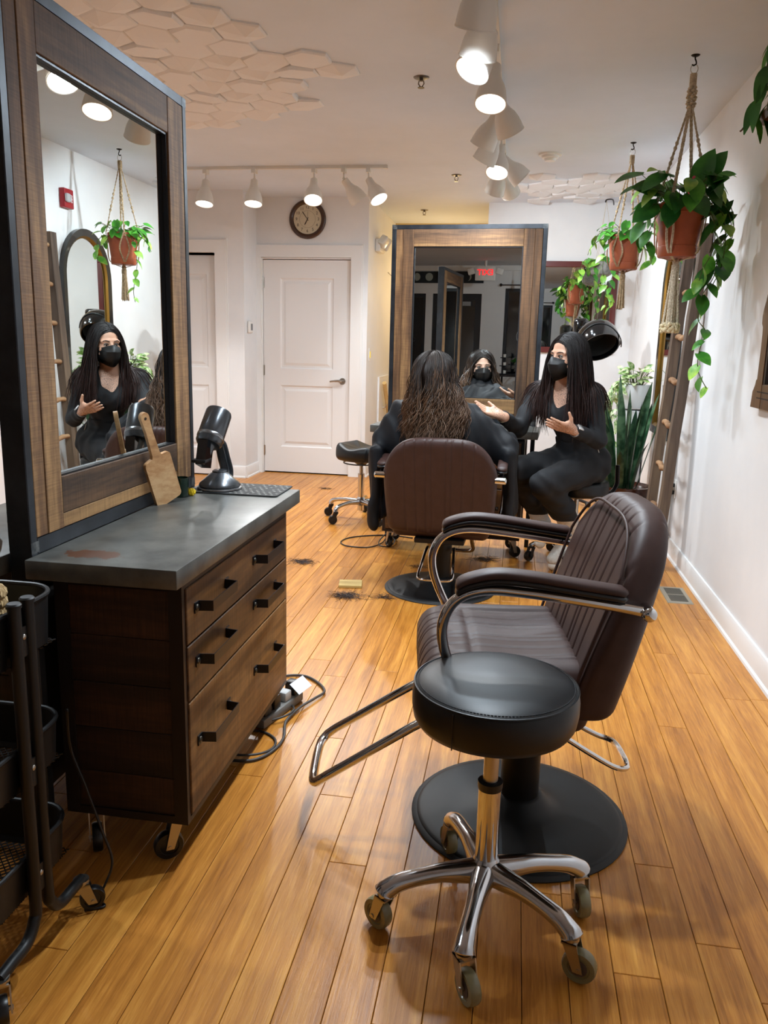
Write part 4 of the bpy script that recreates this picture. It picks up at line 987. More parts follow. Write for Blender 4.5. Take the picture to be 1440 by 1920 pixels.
def leaf_mat(name, c1, c2, sc=30, lo=.4, hi=.65, vein=None):
    if name in MATS: return MATS[name]
    m = bpy.data.materials.new(name); MATS[name] = m; m.use_nodes = True
    nt = m.node_tree; N = nt.nodes; L = nt.links; b = N['Principled BSDF']; b.inputs['Roughness'].default_value = .38
    tc = N.new('ShaderNodeTexCoord'); oi = N.new('ShaderNodeObjectInfo')
    n = N.new('ShaderNodeTexNoise'); n.noise_dimensions = '4D'; n.inputs['Scale'].default_value = sc; n.inputs['Detail'].default_value = 4
    L.new(tc.outputs['Object'], n.inputs['Vector'])
    mw = N.new('ShaderNodeMath'); mw.operation = 'MULTIPLY'; mw.inputs[1].default_value = 40; L.new(oi.outputs['Random'], mw.inputs[0]); L.new(mw.outputs[0], n.inputs['W'])
    r = N.new('ShaderNodeValToRGB'); r.color_ramp.elements[0].position = lo; r.color_ramp.elements[1].position = hi
    r.color_ramp.elements[0].color = (*srgb(c1), 1); r.color_ramp.elements[1].color = (*srgb(c2), 1); L.new(n.outputs['Fac'], r.inputs['Fac'])
    hs = N.new('ShaderNodeHueSaturation'); mr = N.new('ShaderNodeMapRange'); mr.inputs[3].default_value = .75; mr.inputs[4].default_value = 1.3; L.new(oi.outputs['Random'], mr.inputs[0])
    L.new(mr.outputs[0], hs.inputs['Value']); L.new(r.outputs['Color'], hs.inputs['Color']); L.new(hs.outputs['Color'], b.inputs['Base Color'])
    b.inputs['Subsurface Weight'].default_value = 0
    return m
POTHOS = leaf_mat('pothos_leaf', '357a26', '5fae34', 16, .42, .72); POTHOSY = leaf_mat('pothos_leaf_lime', '5aa236', 'a9d058', 18); VARI = leaf_mat('variegated_leaf', '6d9a45', 'd6dfae', 40, .42, .56)
SNAKE = leaf_mat('snake_leaf', '163a22', '47684a', 14, .45, .6); DARKL = leaf_mat('dark_leaf', '27662a', '4a9638', 16, .45, .75); STEM = mat('vine_stem', '4a5a26', .6)
LV = [leaf_mesh('leaf', L, W, m, fo, dr) for L, W, m, fo, dr in ((.105, .085, POTHOS, .25, .2), (.09, .075, POTHOS, .2, .3), (.125, .095, DARKL, .22, .15), (.08, .068, POTHOSY, .25, .3))]
LVS = [leaf_mesh('leaf', L, W, m, fo, dr) for L, W, m, fo, dr in ((.062, .052, POTHOSY, .25, .25), (.057, .048, POTHOS, .2, .3), (.072, .058, POTHOSY, .25, .2))]
LVV = [leaf_mesh('leaf', L, W, VARI, fo, dr, .2, 5) for L, W, fo, dr in ((.055, .036, .3, .3), (.045, .03, .2, .5), (.06, .038, .3, .2))]
def put_leaf(parent, me, p, d, up=(0, 0, 1), sc=1):
    d = Vector(d).normalized(); u = Vector(up); s = u.cross(d)
    tipx = parent.location.x+p[0]+d.x*max(v.co.x for v in me.vertices)*sc
    if tipx > XR-.05 or parent.location.x+p[0] > XR-.045: return None
    if s.length < 1e-3: s = Vector((1, 0, 0)).cross(d)
    s.normalize(); z = d.cross(s)
    o = bpy.data.objects.new('leaf', me); COL.objects.link(o); o.parent = parent
    o.matrix_local = Matrix(((d.x*sc, s.x*sc, z.x*sc, p[0]), (d.y*sc, s.y*sc, z.y*sc, p[1]), (d.z*sc, s.z*sc, z.z*sc, p[2]), (0, 0, 0, 1)))
    return o
def vine(parent, pts, leaves, r, every=.05, sc=1.0, name='vine', rad=.0022, out=None, tipdown=.9):
    sp = spline(pts, 8); MB().tube(sp, rad, 5).build(name, STEM, parent)
    acc = 0; sd = 1
    for i in range(1, len(sp)):
        acc += (sp[i]-sp[i-1]).length
        if acc >= every:
            acc = 0; sd = -sd; t = (sp[i]-sp[i-1]).normalized()
            o = Vector((r.uniform(-1, 1), r.uniform(-1, 1), 0)); o = o.normalized() if o.length else Vector((1, 0, 0))
            if out: o = (o*.7+Vector(out)*.6*1).normalized()
            d = o*.65+Vector((0, 0, -tipdown*r.uniform(.35, 1.1)))
            p = sp[i]+o*.012; MB().tube([sp[i], p], rad*.7, 4, caps=False).build('leaf_stem', STEM, parent) if False else None
            put_leaf(parent, r.choice(leaves), sp[i], d, (o.x*.8+r.uniform(-.3, .3), o.y*.8-.7, .45), sc*r.uniform(.75, 1.15))
def crown(parent, c, R, n, leaves, r, h=.10, sc=1.0, soilz=None, spread=1.0, skip=None, dzr=(-1.1, .25)):
    for i in range(n):
        a = r.uniform(0, 2*PI); e = r.random()
        st = Vector((c[0]+math.cos(a)*R*.55*e, c[1]+math.sin(a)*R*.55*e, c[2]))
        tip = st+Vector((math.cos(a)*R*spread*r.uniform(.3, .95), math.sin(a)*R*spread*r.uniform(.3, .95), h*r.uniform(.15, 1.0)))
        if skip and skip(tip): continue
        MB().tube([st, (st+tip)/2+Vector((0, 0, .02)), tip], .0018, 4, caps=False).build('leaf_stem', STEM, parent)
        put_leaf(parent, r.choice(leaves), tip, (math.cos(a)+r.uniform(-.4, .4), math.sin(a)+r.uniform(-.4, .4), r.uniform(*dzr)), (math.cos(a)*.7, math.sin(a)*.7-.4, .7), sc*r.uniform(.8, 1.2))
def pot_prof(rt, rb, h): return [(0, 0), (rb*.96, 0), (rb, .006), (rb*1.015, h*.2), (rb*.985, h*.21), (rt*.97, h*.80), (rt*.985, h*.805), (rt*.985, h*.83), (rt*.975, h*.835), (rt*.985, h*.87), (rt, h*.875), (rt, h), (rt*.94, h), (rt*.92, h*.88), (0, h*.88)]
SOIL = mat('soil', '2a1c12', .95)
# --- hooks
def ceiling_hook(t, z):
    DM = mat('dark_hook', '1d1815', .4, .8)
    MB().lathe([(.0, -.008), (.008, -.008), (.018, -.003), (.02, 0)], 16, T(0, 0, z)).tube(spline([(0, 0, z-.005), (0, 0, z-.016), (.004, 0, z-.024), (.006, 0, z-.036), (-.004, 0, z-.043), (-.012, 0, z-.038)], 5), .0032, 8).build('hook', DM, t)
    MB().tube([(.016*math.cos(2*PI*i/28), 0, z-.057+.019*math.sin(2*PI*i/28)) for i in range(28)], .0018, 6, closed=True).build('ring', NICKEL, t)
def twist(b, p0, p1, r, n=2, k=14, turns=6, rad=None):
    p0, p1 = Vector(p0), Vector(p1); d = (p1-p0).normalized(); u = d.orthogonal().normalized(); w_ = d.cross(u)
    for s in range(n):
        b.tube([p0.lerp(p1, i/k)+(u*math.cos(2*PI*(turns*i/k+s/n))+w_*math.sin(2*PI*(turns*i/k+s/n)))*r*.8 for i in range(k+1)], rad or r, 5, caps=False)
def hanging_pot(label, loc, rim_r, bot_r, h, rim_z, tas_z, cordm, seed, knots=True):
    """macrame-hung terracotta pot; z local = world"""
    t = thing('hanging_plant', label, 'plant', (loc[0], loc[1], 0)); r = random.Random(seed)
    ceiling_hook(t, CEIL)
    zb = rim_z-h; zt = CEIL-.076
    MB().lathe(pot_prof(rim_r, bot_r, h), 48, T(0, 0, zb)).build('pot', TERRA, t)
    MB().lathe([(0, zb+h*.89), (rim_r*.9, zb+h*.885)], 24).build('soil', SOIL, t)
    b = MB(); b.lathe([(0, zt), (.012, zt), (.0135, zt-.01), (.0135, zt-.05), (.012, zt-.055), (0, zt-.055)], 14)
    for i in range(9): b.tube([(.0135*math.cos(2*PI*j/14), .0135*math.sin(2*PI*j/14), zt-.004-.0055*i) for j in range(14)], .003, 5, closed=True)
    b.build('cord_wrap', cordm, t)
    z1 = zt-.055
    if knots:   # flat knotted block
        kb = MB()
        for i in range(7):
            for j in range(4):
                a = PI/4+PI/2*j+(PI/4 if i % 2 else 0); rr = .012+.004*math.sin(PI*(i+1)/8)
                kb.sphere((rr*math.cos(a), rr*math.sin(a), z1-.006-.013*i), .0095, 8, 6, (1, 1, .75))
        kb.build('knot_block', cordm, t); z1 -= .095
    rm = rim_r+.008
    for q in range(4):
        a = PI/4+PI/2*q+.25; ca, sa = math.cos(a), math.sin(a)
        cb = MB(); top = Vector((.008*ca, .008*sa, z1+.01)); rim = Vector((rm*ca, rm*sa, rim_z))
        for i in range(2 if not knots else 3):
            off = Vector((-sa, ca, 0))*.004*(i-1); twist(cb, top+off, rim+off, .0024, 2, 40, 10)
        for i in range(10 if knots else 6):
            f = (.30+.05*i) if knots else (.35+.06*i); p = top.lerp(rim, min(f, .97)); cb.sphere(p, .0085 if i % 3 else .0065, 8, 6, (1, 1, 1.25))
        # down the pot side to the bottom knot
        low = Vector(((bot_r+.006)*ca, (bot_r+.006)*sa, zb+.02)); bot = Vector((.012*ca, .012*sa, zb-.018))
        for sgn in (-1, 1):
            sp_ = Vector((-sa, ca, 0))*sgn
            midp = rim.lerp(low, .55)+sp_*(.012 if knots else .03)+Vector((ca, sa, 0))*.004
            cb.tube(spline([rim, midp, low+sp_*.004, bot], 6), .0026, 5, caps=False); cb.tube(spline([rim+sp_*.004, midp+sp_*.006, low+sp_*.009, bot], 6), .0026, 5, caps=False)
        cb.build('cord', cordm, t)
    kb = MB().sphere((0, 0, zb-.022), .016, 14, 8, (1, 1, 1.3))
    for i in range(6): kb.tube([(.0155*math.cos(2*PI*j/14), .0155*math.sin(2*PI*j/14), zb-.035-.005*i) for j in range(14)], .0032, 5, closed=True)
    kb.build('gather_knot', cordm, t)
    tb2 = MB(); zk = zb-.06
    for i in range(46 if knots else 34):
        a = r.uniform(0, 2*PI); e = math.sqrt(r.random()); R0, R1 = .012*e, (.036 if knots else .026)*e
        twist(tb2, (R0*math.cos(a), R0*math.sin(a), zk+.02), (R1*math.cos(a), R1*math.sin(a), tas_z+r.uniform(-.006, .01)), .0030, 2, 24, 9)
    tb2.build('tassel', cordm, t)
    if knots:
        fl_ = MB()
        for i in range(210):
            a = r.uniform(0, 2*PI); e = math.sqrt(r.random())*.043; fl_.sphere((e*math.cos(a), e*math.sin(a), tas_z-.004+r.uniform(-.022, .014)), r.uniform(.005, .010), 6, 4)
        fl_.build('tassel_fringe', mat('raw_cotton', 'cbbb97', .95), t)
    return t
r1 = random.Random(21)
npl = hanging_pot('large green pothos in terracotta pot hung nearest by thick cotton macrame', (.716, 4.10), .114, .088, .235, 1.945, 1.395, COTTON, 5)
crown(npl, (0, 0, 1.93), .13, 46, LV, r1, .15, 1.0, spread=1.1)
for (p, d, s) in (((.08, -.02, 2.04), (.55, -.4, .9), 1.25), ((.05, -.04, 2.03), (.35, -.5, 1), 1.25), ((.17, -.02, 1.985), (1, -.25, .25), 1.35), ((.16, -.04, 1.95), (1, -.5, -.25), 1.1), ((-.10, -.03, 2.0), (-1, -.4, .15), 1.15), ((-.12, -.04, 1.94), (-.8, -.6, -.6), 1.2), ((-.02, -.09, 1.97), (-.3, -1, -.5), 1.2), ((.03, -.09, 1.96), (.4, -1, -.7), 1.2), ((-.06, -.10, 1.93), (-.2, -.9, -1), 1.1), ((.10, -.05, 1.98), (.2, -.8, .3), 1.3)):
    MB().tube([(p[0]*.5, p[1]*.5, 1.92), ((p[0]*.8), p[1]*.8, p[2]-.02), p], .002, 4, caps=False).build('leaf_stem', STEM, npl); put_leaf(npl, LV[2], p, d, (d[0]*-.2, -1.0, .55), s)
vine(npl, [(.09, -.03, 1.93), (.16, -.05, 1.95), (.215, -.06, 1.85), (.18, -.05, 1.74), (.165, -.05, 1.62), (.12, -.05, 1.53), (.115, -.05, 1.43), (.155, -.05, 1.37), (.135, -.05, 1.28), (.14, -.05, 1.19), (.185, -.05, 1.11)], LV[:2]+LV[3:], r1, .052, .85)
vine(npl, [(.10, .0, 1.94), (.20, -.02, 1.95), (.235, -.03, 1.83), (.205, -.03, 1.72), (.15, -.03, 1.66)], LV, r1, .045, 1.0)
vine(npl, [(.08, -.08, 1.94), (.13, -.10, 1.86), (.14, -.10, 1.74), (.10, -.10, 1.64), (.09, -.09, 1.55)], LV, r1, .045, 1.0)
vine(npl, [(.10, -.04, 1.94), (.17, -.06, 1.90), (.195, -.07, 1.78), (.19, -.06, 1.66), (.16, -.06, 1.58)], LV, r1, .04, .95)
vine(npl, [(-.09, -.03, 1.94), (-.15, -.05, 1.93), (-.175, -.06, 1.84), (-.165, -.05, 1.76), (-.12, -.05, 1.72)], LV, r1, .042, .85)
vine(npl, [(-.08, -.06, 1.94), (-.12, -.09, 1.88), (-.15, -.09, 1.80), (-.14, -.08, 1.73)], LV, r1, .045, .85)
MB().sphere((.03, -.08, 2.035), .014, 10, 8, (.8, .8, 1.6)).build('flower_bud', mat('pink_bud', 'c9455a', .5), npl)
r2 = random.Random(8)
fpl = hanging_pot('smaller pothos in terracotta pot hung by thin jute farther back', (.663, 5.69), .106, .088, .215, 2.01, 1.545, ROPE, 6, False)
crown(fpl, (0, 0, 2.0), .12, 30, LVS+LV[1:2], r2, .09, 1.1, spread=1.1)
vine(fpl, [(-.09, -.02, 1.99), (-.16, -.04, 1.98), (-.22, -.06, 1.93), (-.24, -.06, 1.88)], LVS, r2, .04)
vine(fpl, [(-.09, -.04, 2.0), (-.14, -.07, 2.03), (-.19, -.08, 2.0), (-.21, -.08, 1.95)], LVS, r2, .04)
vine(fpl, [(-.08, -.06, 1.99), (-.13, -.09, 1.92), (-.14, -.08, 1.80), (-.115, -.07, 1.70), (-.10, -.07, 1.60), (-.11, -.07, 1.53)], LVS, r2, .055, .95)
vine(fpl, [(.08, -.05, 1.99), (.13, -.07, 1.98), (.17, -.07, 1.91), (.16, -.07, 1.83)], LVS, r2, .038)
vine(fpl, [(.05, -.09, 1.99), (.07, -.12, 1.96), (.08, -.12, 1.90)], LVS, r2, .035)
# small concrete bowl hung before the red framed mirror
cb3 = thing('hanging_plant', 'small trailing plant in a grey concrete bowl hung in front of the red mirror', 'plant', (.682, 7.40, 0))
r3 = random.Random(4)
MB().lathe([(0, 1.885), (.05, 1.888), (.085, 1.91), (.098, 1.95), (.10, 2.01), (.09, 2.01), (.085, 1.96), (0, 1.955)], 32).build('bowl', mat('concrete_bowl', '8d8c88', .7, noise=((30, 30, 30), '6f6e6b', .4, .6)), cb3)
MB().tube(spline([(.09, .3, 2.53), (.06, .12, 2.54), (.0, 0, 2.52), (-.01, 0, 2.50)], 5), .006, 8).build('wall_hook', BLACKM, cb3)
for a in (0, 2.1, 4.2): MB().tube([(0, 0, 2.51), (.098*math.cos(a), .098*math.sin(a), 2.0)], .0016, 5).build('string', COTTON, cb3)
crown(cb3, (0, 0, 1.99), .11, 16, LVS, r3, .06, 1.2)
vine(cb3, [(-.08, -.03, 2.0), (-.14, -.05, 2.03), (-.18, -.05, 1.95), (-.17, -.05, 1.88)], LVS, r3, .05, 1.2); vine(cb3, [(-.05, -.07, 2.0), (-.07, -.11, 1.93), (-.06, -.10, 1.83), (-.08, -.10, 1.74)], LVS, r3, .05, 1.2)
vine(cb3, [(.06, -.07, 2.0), (.09, -.11, 1.92), (.07, -.10, 1.82), (.09, -.10, 1.68), (.06, -.10, 1.58)], LVS, r3, .05, 1.2)
# snake plant in a brown glazed pot
sp_ = thing('snake_plant', 'tall dark green snake plant in a brown glazed pot by the ladder', 'plant', (.775, 5.62, 0)); r4 = random.Random(9)
MB().lathe([(0, 0), (.12, 0), (.13, .01), (.165, .22), (.178, .30), (.188, .335), (.192, .35), (.19, .37), (.176, .372), (.17, .35), (0, .34)], 40).build('pot', mat('brown_glaze', '4a2415', .25, coat=.5, noise=((8, 8, 8), '2f170f', .4, .7)), sp_)
MB().lathe([(0, .345), (.17, .345)], 24).build('soil', SOIL, sp_)
def blade(parent, base, dirv, L, W, bend, tw, m=SNAKE):
    b = MB(); d = Vector(dirv); n = 14; p = Vector(base); a0 = tw
    t = Vector((0, 0, 1)); out = Vector((math.cos(d.x), math.sin(d.x), 0)); pts = []
    lean = d.y
    for i in range(n+1):
        f = i/n; ang = lean+bend*f*f
        wd = W*(.55+.45*math.sin(PI*min(1, f*1.3)*.5))*(1-max(0, (f-.72)/.28)**1.6)
        tt = out*math.sin(ang)+Vector((0, 0, math.cos(ang))); sd_ = Vector((-math.sin(d.x+a0+f*.5), math.cos(d.x+a0+f*.5), 0)); sd_ = (sd_-tt*sd_.dot(tt)).normalized(); nn = tt.cross(sd_)
        b.v += [tuple(p-sd_*wd/2+nn*wd*.16), tuple(p), tuple(p+sd_*wd/2+nn*wd*.16)]; p = p+tt*(L/n)
    for i in range(n): a = 3*i; b.f += [(a, a+1, a+4, a+3), (a+1, a+2, a+5, a+4)]
    return b.build('leaf', m, parent, smooth=180, fix=False)
BND = SNAKE
for i, (a, e, lean, L, W, bend, tw) in enumerate([(3.0, .09, .22, .74, .055, .1, .9), (3.4, .10, .25, .62, .05, .25, .3), (4.2, .07, .10, .66, .06, .05, .4), (4.7, .05, .05, .58, .06, .0, 1.2), (5.3, .09, .22, .70, .055, .1, .8), (5.7, .09, .24, .66, .05, .1, .2), (.3, .05, .16, .60, .05, .05, 1.0), (1.5, .08, .10, .68, .055, .05, .5), (2.3, .09, .2, .65, .05, .1, .1), (4.0, .12, .38, .46, .045, .35, 1.3), (3.1, .13, .45, .48, .04, .35, .5), (5.0, .13, .35, .42, .045, .5, .4), (2.6, .05, .05, .78, .06, .0, .7), (5.6, .04, .12, .75, .055, .08, 1.5), (4.45, .14, .4, .34, .045, .3, 0), (3.7, .13, .5, .36, .035, .5, .9), (.9, .04, .06, .55, .05, .05, .2), (4.9, .11, .16, .52, .05, .15, 1.0), (3.3, .06, .12, .60, .05, .3, .4), (2.9, .12, .35, .56, .04, .5, 1.1), (3.9, .09, .2, .5, .05, .4, .8), (4.6, .1, .25, .44, .045, .3, .6), (3.5, .12, .32, .42, .04, .7, .2), (5.2, .05, .1, .62, .05, .1, .3)]):
    blade(sp_, (math.cos(a)*e, math.sin(a)*e, .34), (a, lean), L, W, bend, tw)
# variegated pothos in a white pot on a tall white pedestal
vp_ = thing('potted_pothos', 'variegated cream and green pothos spilling from a white pot on a stand', 'plant', (.878, 6.16, 0)); r5 = random.Random(12)
MB().lathe([(0, .86), (.088, .86), (.092, .865), (.105, 1.03), (.098, 1.03), (.092, .99), (0, .985)], 36).build('pot', mat('white_glaze', 'e9edf0', .25), vp_)
MB().lathe([(0, .12), (.08, .12), (.085, .125), (.10, .84), (.096, .845), (0, .845)], 36).build('pedestal', mat('white_glaze', 'e9edf0', .25), vp_)
for a in (.6, 2.2, 3.8, 5.4): MB().tube([(.108*math.cos(a), .108*math.sin(a), 0), (.112*math.cos(a), .112*math.sin(a), .875)], .005, 6).build('stand_leg', BLACKM, vp_)
MB().tube([(.106*math.cos(2*PI*i/32), .106*math.sin(2*PI*i/32), .853) for i in range(32)], .005, 6, closed=True).build('stand_ring', BLACKM, vp_)
crown(vp_, (0, 0, 1.02), .10, 64, LVV, r5, .13, 1.2, spread=.85, dzr=(-.1, .6))
for (a, R, zz) in ((3.3, .20, .70), (3.6, .22, .45), (3.9, .20, .62), (2.8, .18, .80), (3.0, .20, .35), (3.25, .17, .25), (2.6, .18, .5)):
    vine(vp_, [(.07*math.cos(a), .07*math.sin(a), 1.01), (.14*math.cos(a), .14*math.sin(a), 1.04), (R*math.cos(a), R*math.sin(a), .93), ((R+.01)*math.cos(a+.1), (R+.01)*math.sin(a+.1), (.93+zz)/2), (R*math.cos(a-.05), R*math.sin(a-.05), zz)], LVV, r5, .028, 1.15, rad=.0016)
# ================================================================== LADDER, WALL MIRRORS, HOOD DRYER, WALL CABINET
LADW = wood_mat('weathered_ladder', '40332a', '5d4c40', '77634f', 2, 30, 12, .75, .1)
RUNGW = wood_mat('peeled_branch', '6f5138', '9a7452', 'b8926a', 1, 40, 6, .7, .1)
ld_ = thing('ladder', 'rustic wooden ladder with branch rungs leaning on the right wall', 'ladder', (0, 0, 0))
def ladx(z): return .895+(1.002-.895)*z/1.95
for y0, y1 in ((4.86, 4.92), (5.27, 5.33)):
    rg = []
    for i in range(9):
        z = 1.97*i/8; x = ladx(z)+.003*math.sin(i*2.1+y0); yy = .004*math.sin(i*1.3+y0*3)
        rg.append([(x-.027, y0+yy-.008, z), (x+.027, y0+yy-.008, z), (x+.027, y1+yy+.008, z), (x-.027, y1+yy+.008, z)])
    MB().loft(rg).build('rail', LADW, ld_, smooth=30)
for i, z in enumerate((.32, .58, .84, 1.10, 1.36, 1.62, 1.88)):
    x = ladx(z)-.012; x += .012; p = [(x, 4.90, z+.006), (x+.003, 5.0, z+.001*i), (x-.004, 5.10, z-.008), (x+.003, 5.2, z+.004), (x, 5.29, z)]
    MB().tube(spline(p, 4), [.0165+.002*math.sin(j*1.7+i) for j in range(17)], 10).build('rung', RUNGW, ld_, smooth=60)
ld_.location = (0, 0, .0005)
# arched mirror on the right wall
am = thing('arched_mirror', 'tall arched mirror in black frame with gold inner edge on the right wall', 'mirror', (XR-.001, 5.80, 0))
def arch(w_, z0, z1, n=24):
    R = w_/2; P = [(-R, z0), (R, z0)] + [(R*math.cos(PI*i/n), z1-R+R*math.sin(PI*i/n)) for i in range(n+1)]
    return P
def arch_band(w0, w1, z0a, z0b, z1a, z1b, x0, x1):
    A, B = arch(w0, z0a, z1a), arch(w1, z0b, z1b)
    ring = lambda P, x: [(x, p[0], p[1]) for p in P]
    b = MB(); k = len(A); o = 0
    R = [ring(A, 0), ring(A, x0), ring(B, x1), ring(B, 0)]
    for q in R: b.v += q
    for i in range(3):
        for j in range(k): b.f.append((i*k+j, i*k+(j+1) % k, (i+1)*k+(j+1) % k, (i+1)*k+j))
    return b
arch_band(.70, .60, .70, .75, 2.055, 2.005, -.035, -.030).build('frame', mat('black_lacquer', '121110', .3, coat=.3), am, smooth=30)
arch_band(.60, .565, .75, .768, 2.005, 1.988, -.030, -.018).build('gold_edge', mat('antique_gold', '8d6a2c', .35, .8), am, smooth=30)
P = arch(.568, .767, 1.989); g = MB(); g.v = [(-.010, p[0], p[1]) for p in P]+[(-.005, p[0], p[1]) for p in P]; k = len(P)
g.f = [tuple(range(k)), tuple(reversed(range(k, 2*k)))]+[(i, (i+1) % k, k+(i+1) % k, k+i) for i in range(k)]; g.build('mirror_glass', GLASSM, am, smooth=0)
# red framed mirror on the back wall
rm_ = thing('framed_mirror', 'mirror in a dark red wooden frame on the back wall', 'mirror', (.52, YB-.001, 0))
RED = mat('red_lacquer', '5a1712', .35, coat=.3)
x0, x1, z0, z1, fw = -.50, .36, 1.235, 2.065, .052
for (a, b_, c, d) in ((x0, x1, z1-fw, z1), (x0, x1, z0, z0+fw), (x0, x0+fw, z0+fw, z1-fw), (x1-fw, x1, z0+fw, z1-fw)): MB().rbox(a, b_, -.03, 0, c, d, .004, 1).build('frame_rail', RED, rm_)
MB().box(x0+fw, x1-fw, -.010, -.004, z0+fw, z1-fw).build('mirror_glass', GLASSM, rm_, smooth=0)
# hood dryer
hdry = thing('hood_dryer', 'black hood hair dryer on a pole behind the stylist', 'hood dryer', (.56, 6.75, 0))
hm_ = T(.07, -.03, 1.345) @ RZ(.35) @ RX(-.75)
prof = [(0, .145), (.05, .143), (.10, .128), (.14, .098), (.163, .05), (.168, 0), (.166, -.05), (.158, -.075), (.150, -.075), (.152, -.03), (.145, .03), (.11, .09), (0, .12)]
MB().lathe(prof, 48, hm_).build('hood', BLACKG, hdry, smooth=60)
MB().lathe([(.0, .10), (.10, .085), (.135, .03), (.14, -.04)], 32, hm_).build('inner_screen', mat('hood_mesh', '050505', .8), hdry)
MB().tube(spline([tuple(hm_ @ Vector((.169*math.cos(a), .169*math.sin(a), .06*math.sin((a+1)*1.5)-.03))) for a in [PI*1.05+PI*.9*i/12 for i in range(13)]], 3), .005, 6).build('trim', mat('dark_trim', '2a2b2d', .3), hdry)
MB().cyl(tuple(hm_ @ Vector((.165, 0, -.02))), tuple(hm_ @ Vector((.185, 0, -.02))), .022, n=20).build('knob', BLACKP, hdry)
MB().tube(spline([tuple(hm_ @ Vector((0, 0, .14))), tuple(hm_ @ Vector((0, .03, .19))), (-.03, .07, 1.50), (-.05, .09, 1.40), (-.05, .09, .9)], 6), .014, 10).cyl((-.05, .09, .02), (-.05, .09, 1.1), .014, n=14).build('pole', BLACKM, hdry)
MB().rbox(-.12, -.0, .05, .15, 1.37, 1.52, .03, 3).build('motor_box', BLACKG, hdry)
for i in range(5):
    a = 2*PI*i/5+.3; MB().tube([(-.05, .09, .05), (-.05+.24*math.cos(a), .09+.24*math.sin(a), .035)], .013, 8).build('foot', BLACKM, hdry)
    MB().sphere((-.05+.24*math.cos(a), .09+.24*math.sin(a), .0245), .024, 12, 8).build('caster_ball', BLACKP, hdry)
MB().tube(spline([(.0, .06, 1.30), (.03, .04, 1.12), (.02, .05, .9), (-.03, .08, .75)], 6), .003, 6).build('cord', BLACKP, hdry)
# carved wall cabinet on the right wall
wc = thing('wall_cabinet', 'carved dark wooden wall mirror cabinet at the right edge', 'cabinet', (XR-.001, 3.30, 0))
CARV = wood_mat('carved_walnut', '3a2415', '58391f', '71502f', 2, 26, 9, .4, .1)
prof = [(1.055, .355), (1.12, .345), (1.15, .318), (1.17, .312), (1.172, .300), (1.30, .297), (1.355, .30), (1.385, .305), (1.40, .322), (1.43, .327), (1.46, .318), (1.49, .30), (1.515, .292), (1.518, .283), (1.70, .283), (1.95, .283), (2.13, .283)]
for s in (1, -1):
    b = MB(); b.v = [(-.035, s*y, z) for z, y in prof]+[(-.035, s*.225, z) for z, y in prof]+[(0, s*y, z) for z, y in prof]+[(0, s*.225, z) for z, y in prof]; k = len(prof)
    for i in range(k-1):
        b.f += [(i, i+1, k+i+1, k+i), (2*k+i, 3*k+i, 3*k+i+1, 2*k+i+1), (i, 2*k+i, 2*k+i+1, i+1), (k+i, k+i+1, 3*k+i+1, 3*k+i)]
    b.f += [(0, k, 3*k, 2*k), (k-1, 3*k-1, 4*k-1, 2*k-1)]
    b.build('carved_stile', CARV, wc, smooth=25)
MB().rbox(-.034, 0, -.225, .225, 1.055, 1.155, .003, 1).build('bottom_rail', CARV, wc); MB().rbox(-.034, 0, -.225, .225, 1.97, 2.13, .003, 1).build('top_rail', CARV, wc)
for z in (1.095, 1.12): MB().box(-.0355, -.034, -.28, .28, z, z+.005).build('groove', mat('groove_dark', '1d120a', .8), wc, smooth=0)
MB().box(-.010, -.004, -.225, .225, 1.155, 1.97).build('mirror_glass', GLASSM, wc, smooth=0)
for s in (1, -1): MB().box(-.032, -.011, min(s*.2, s*.224), max(s*.2, s*.224), 1.156, 1.969).build('inner_stile', mat('dark_walnut', '1f130b', .5), wc, smooth=0)
cr_ = MB(); cr_.loft([[(-x, sy*y, z) for x, sy, y in ((0, -1, q), (p, -1, q), (p, 1, q), (0, 1, q))] for p, q, z in ((.05, .30, 2.13), (.075, .34, 2.15), (.08, .38, 2.175), (.115, .41, 2.19), (.12, .415, 2.21), (.12, .415, 2.225))]); cr_.build('cornice_shelf', CARV, wc, smooth=20)
tp = thing('potted_vine', 'long-leaved green vine trailing off the carved wall cabinet at the top right', 'plant', (.965, 3.50, 2.2255)); r6 = random.Random(31)
MB().lathe([(0, 0), (.045, 0), (.055, .09), (.058, .10), (.05, .10), (0, .085)], 28).build('pot', mat('cream_pot', 'b9a98c', .5), tp)
LNG = [leaf_mesh('leaf', .12, .035, POTHOS, .3, .5, 0), leaf_mesh('leaf', .10, .04, DARKL, .25, .7, 0)]
crown(tp, (0, 0, .09), .07, 12, LNG, r6, .16, 1.0)
for (d, z) in (((-.35, .9), .02), ((-.8, .5), .0), ((-.5, .2), .03), ((-.9, -.2), .02)):
    vine(tp, [(0, 0, .09), (d[0]*.06, d[1]*.06, .17), (d[0]*.105, d[1]*.11, .12), (d[0]*.115, d[1]*.13, .02+z), (d[0]*.125, d[1]*.16, -.06+z)], LNG, r6, .05, 1.0)
MB().tube(spline([(-.02, .02, .10), (-.055, .10, .09), (-.085, .17, -.01), (-.105, .21, -.05), (-.11, .225, -.055)], 5), .004, 6).build('bare_twig', mat('twig', '4a3628', .8), tp)
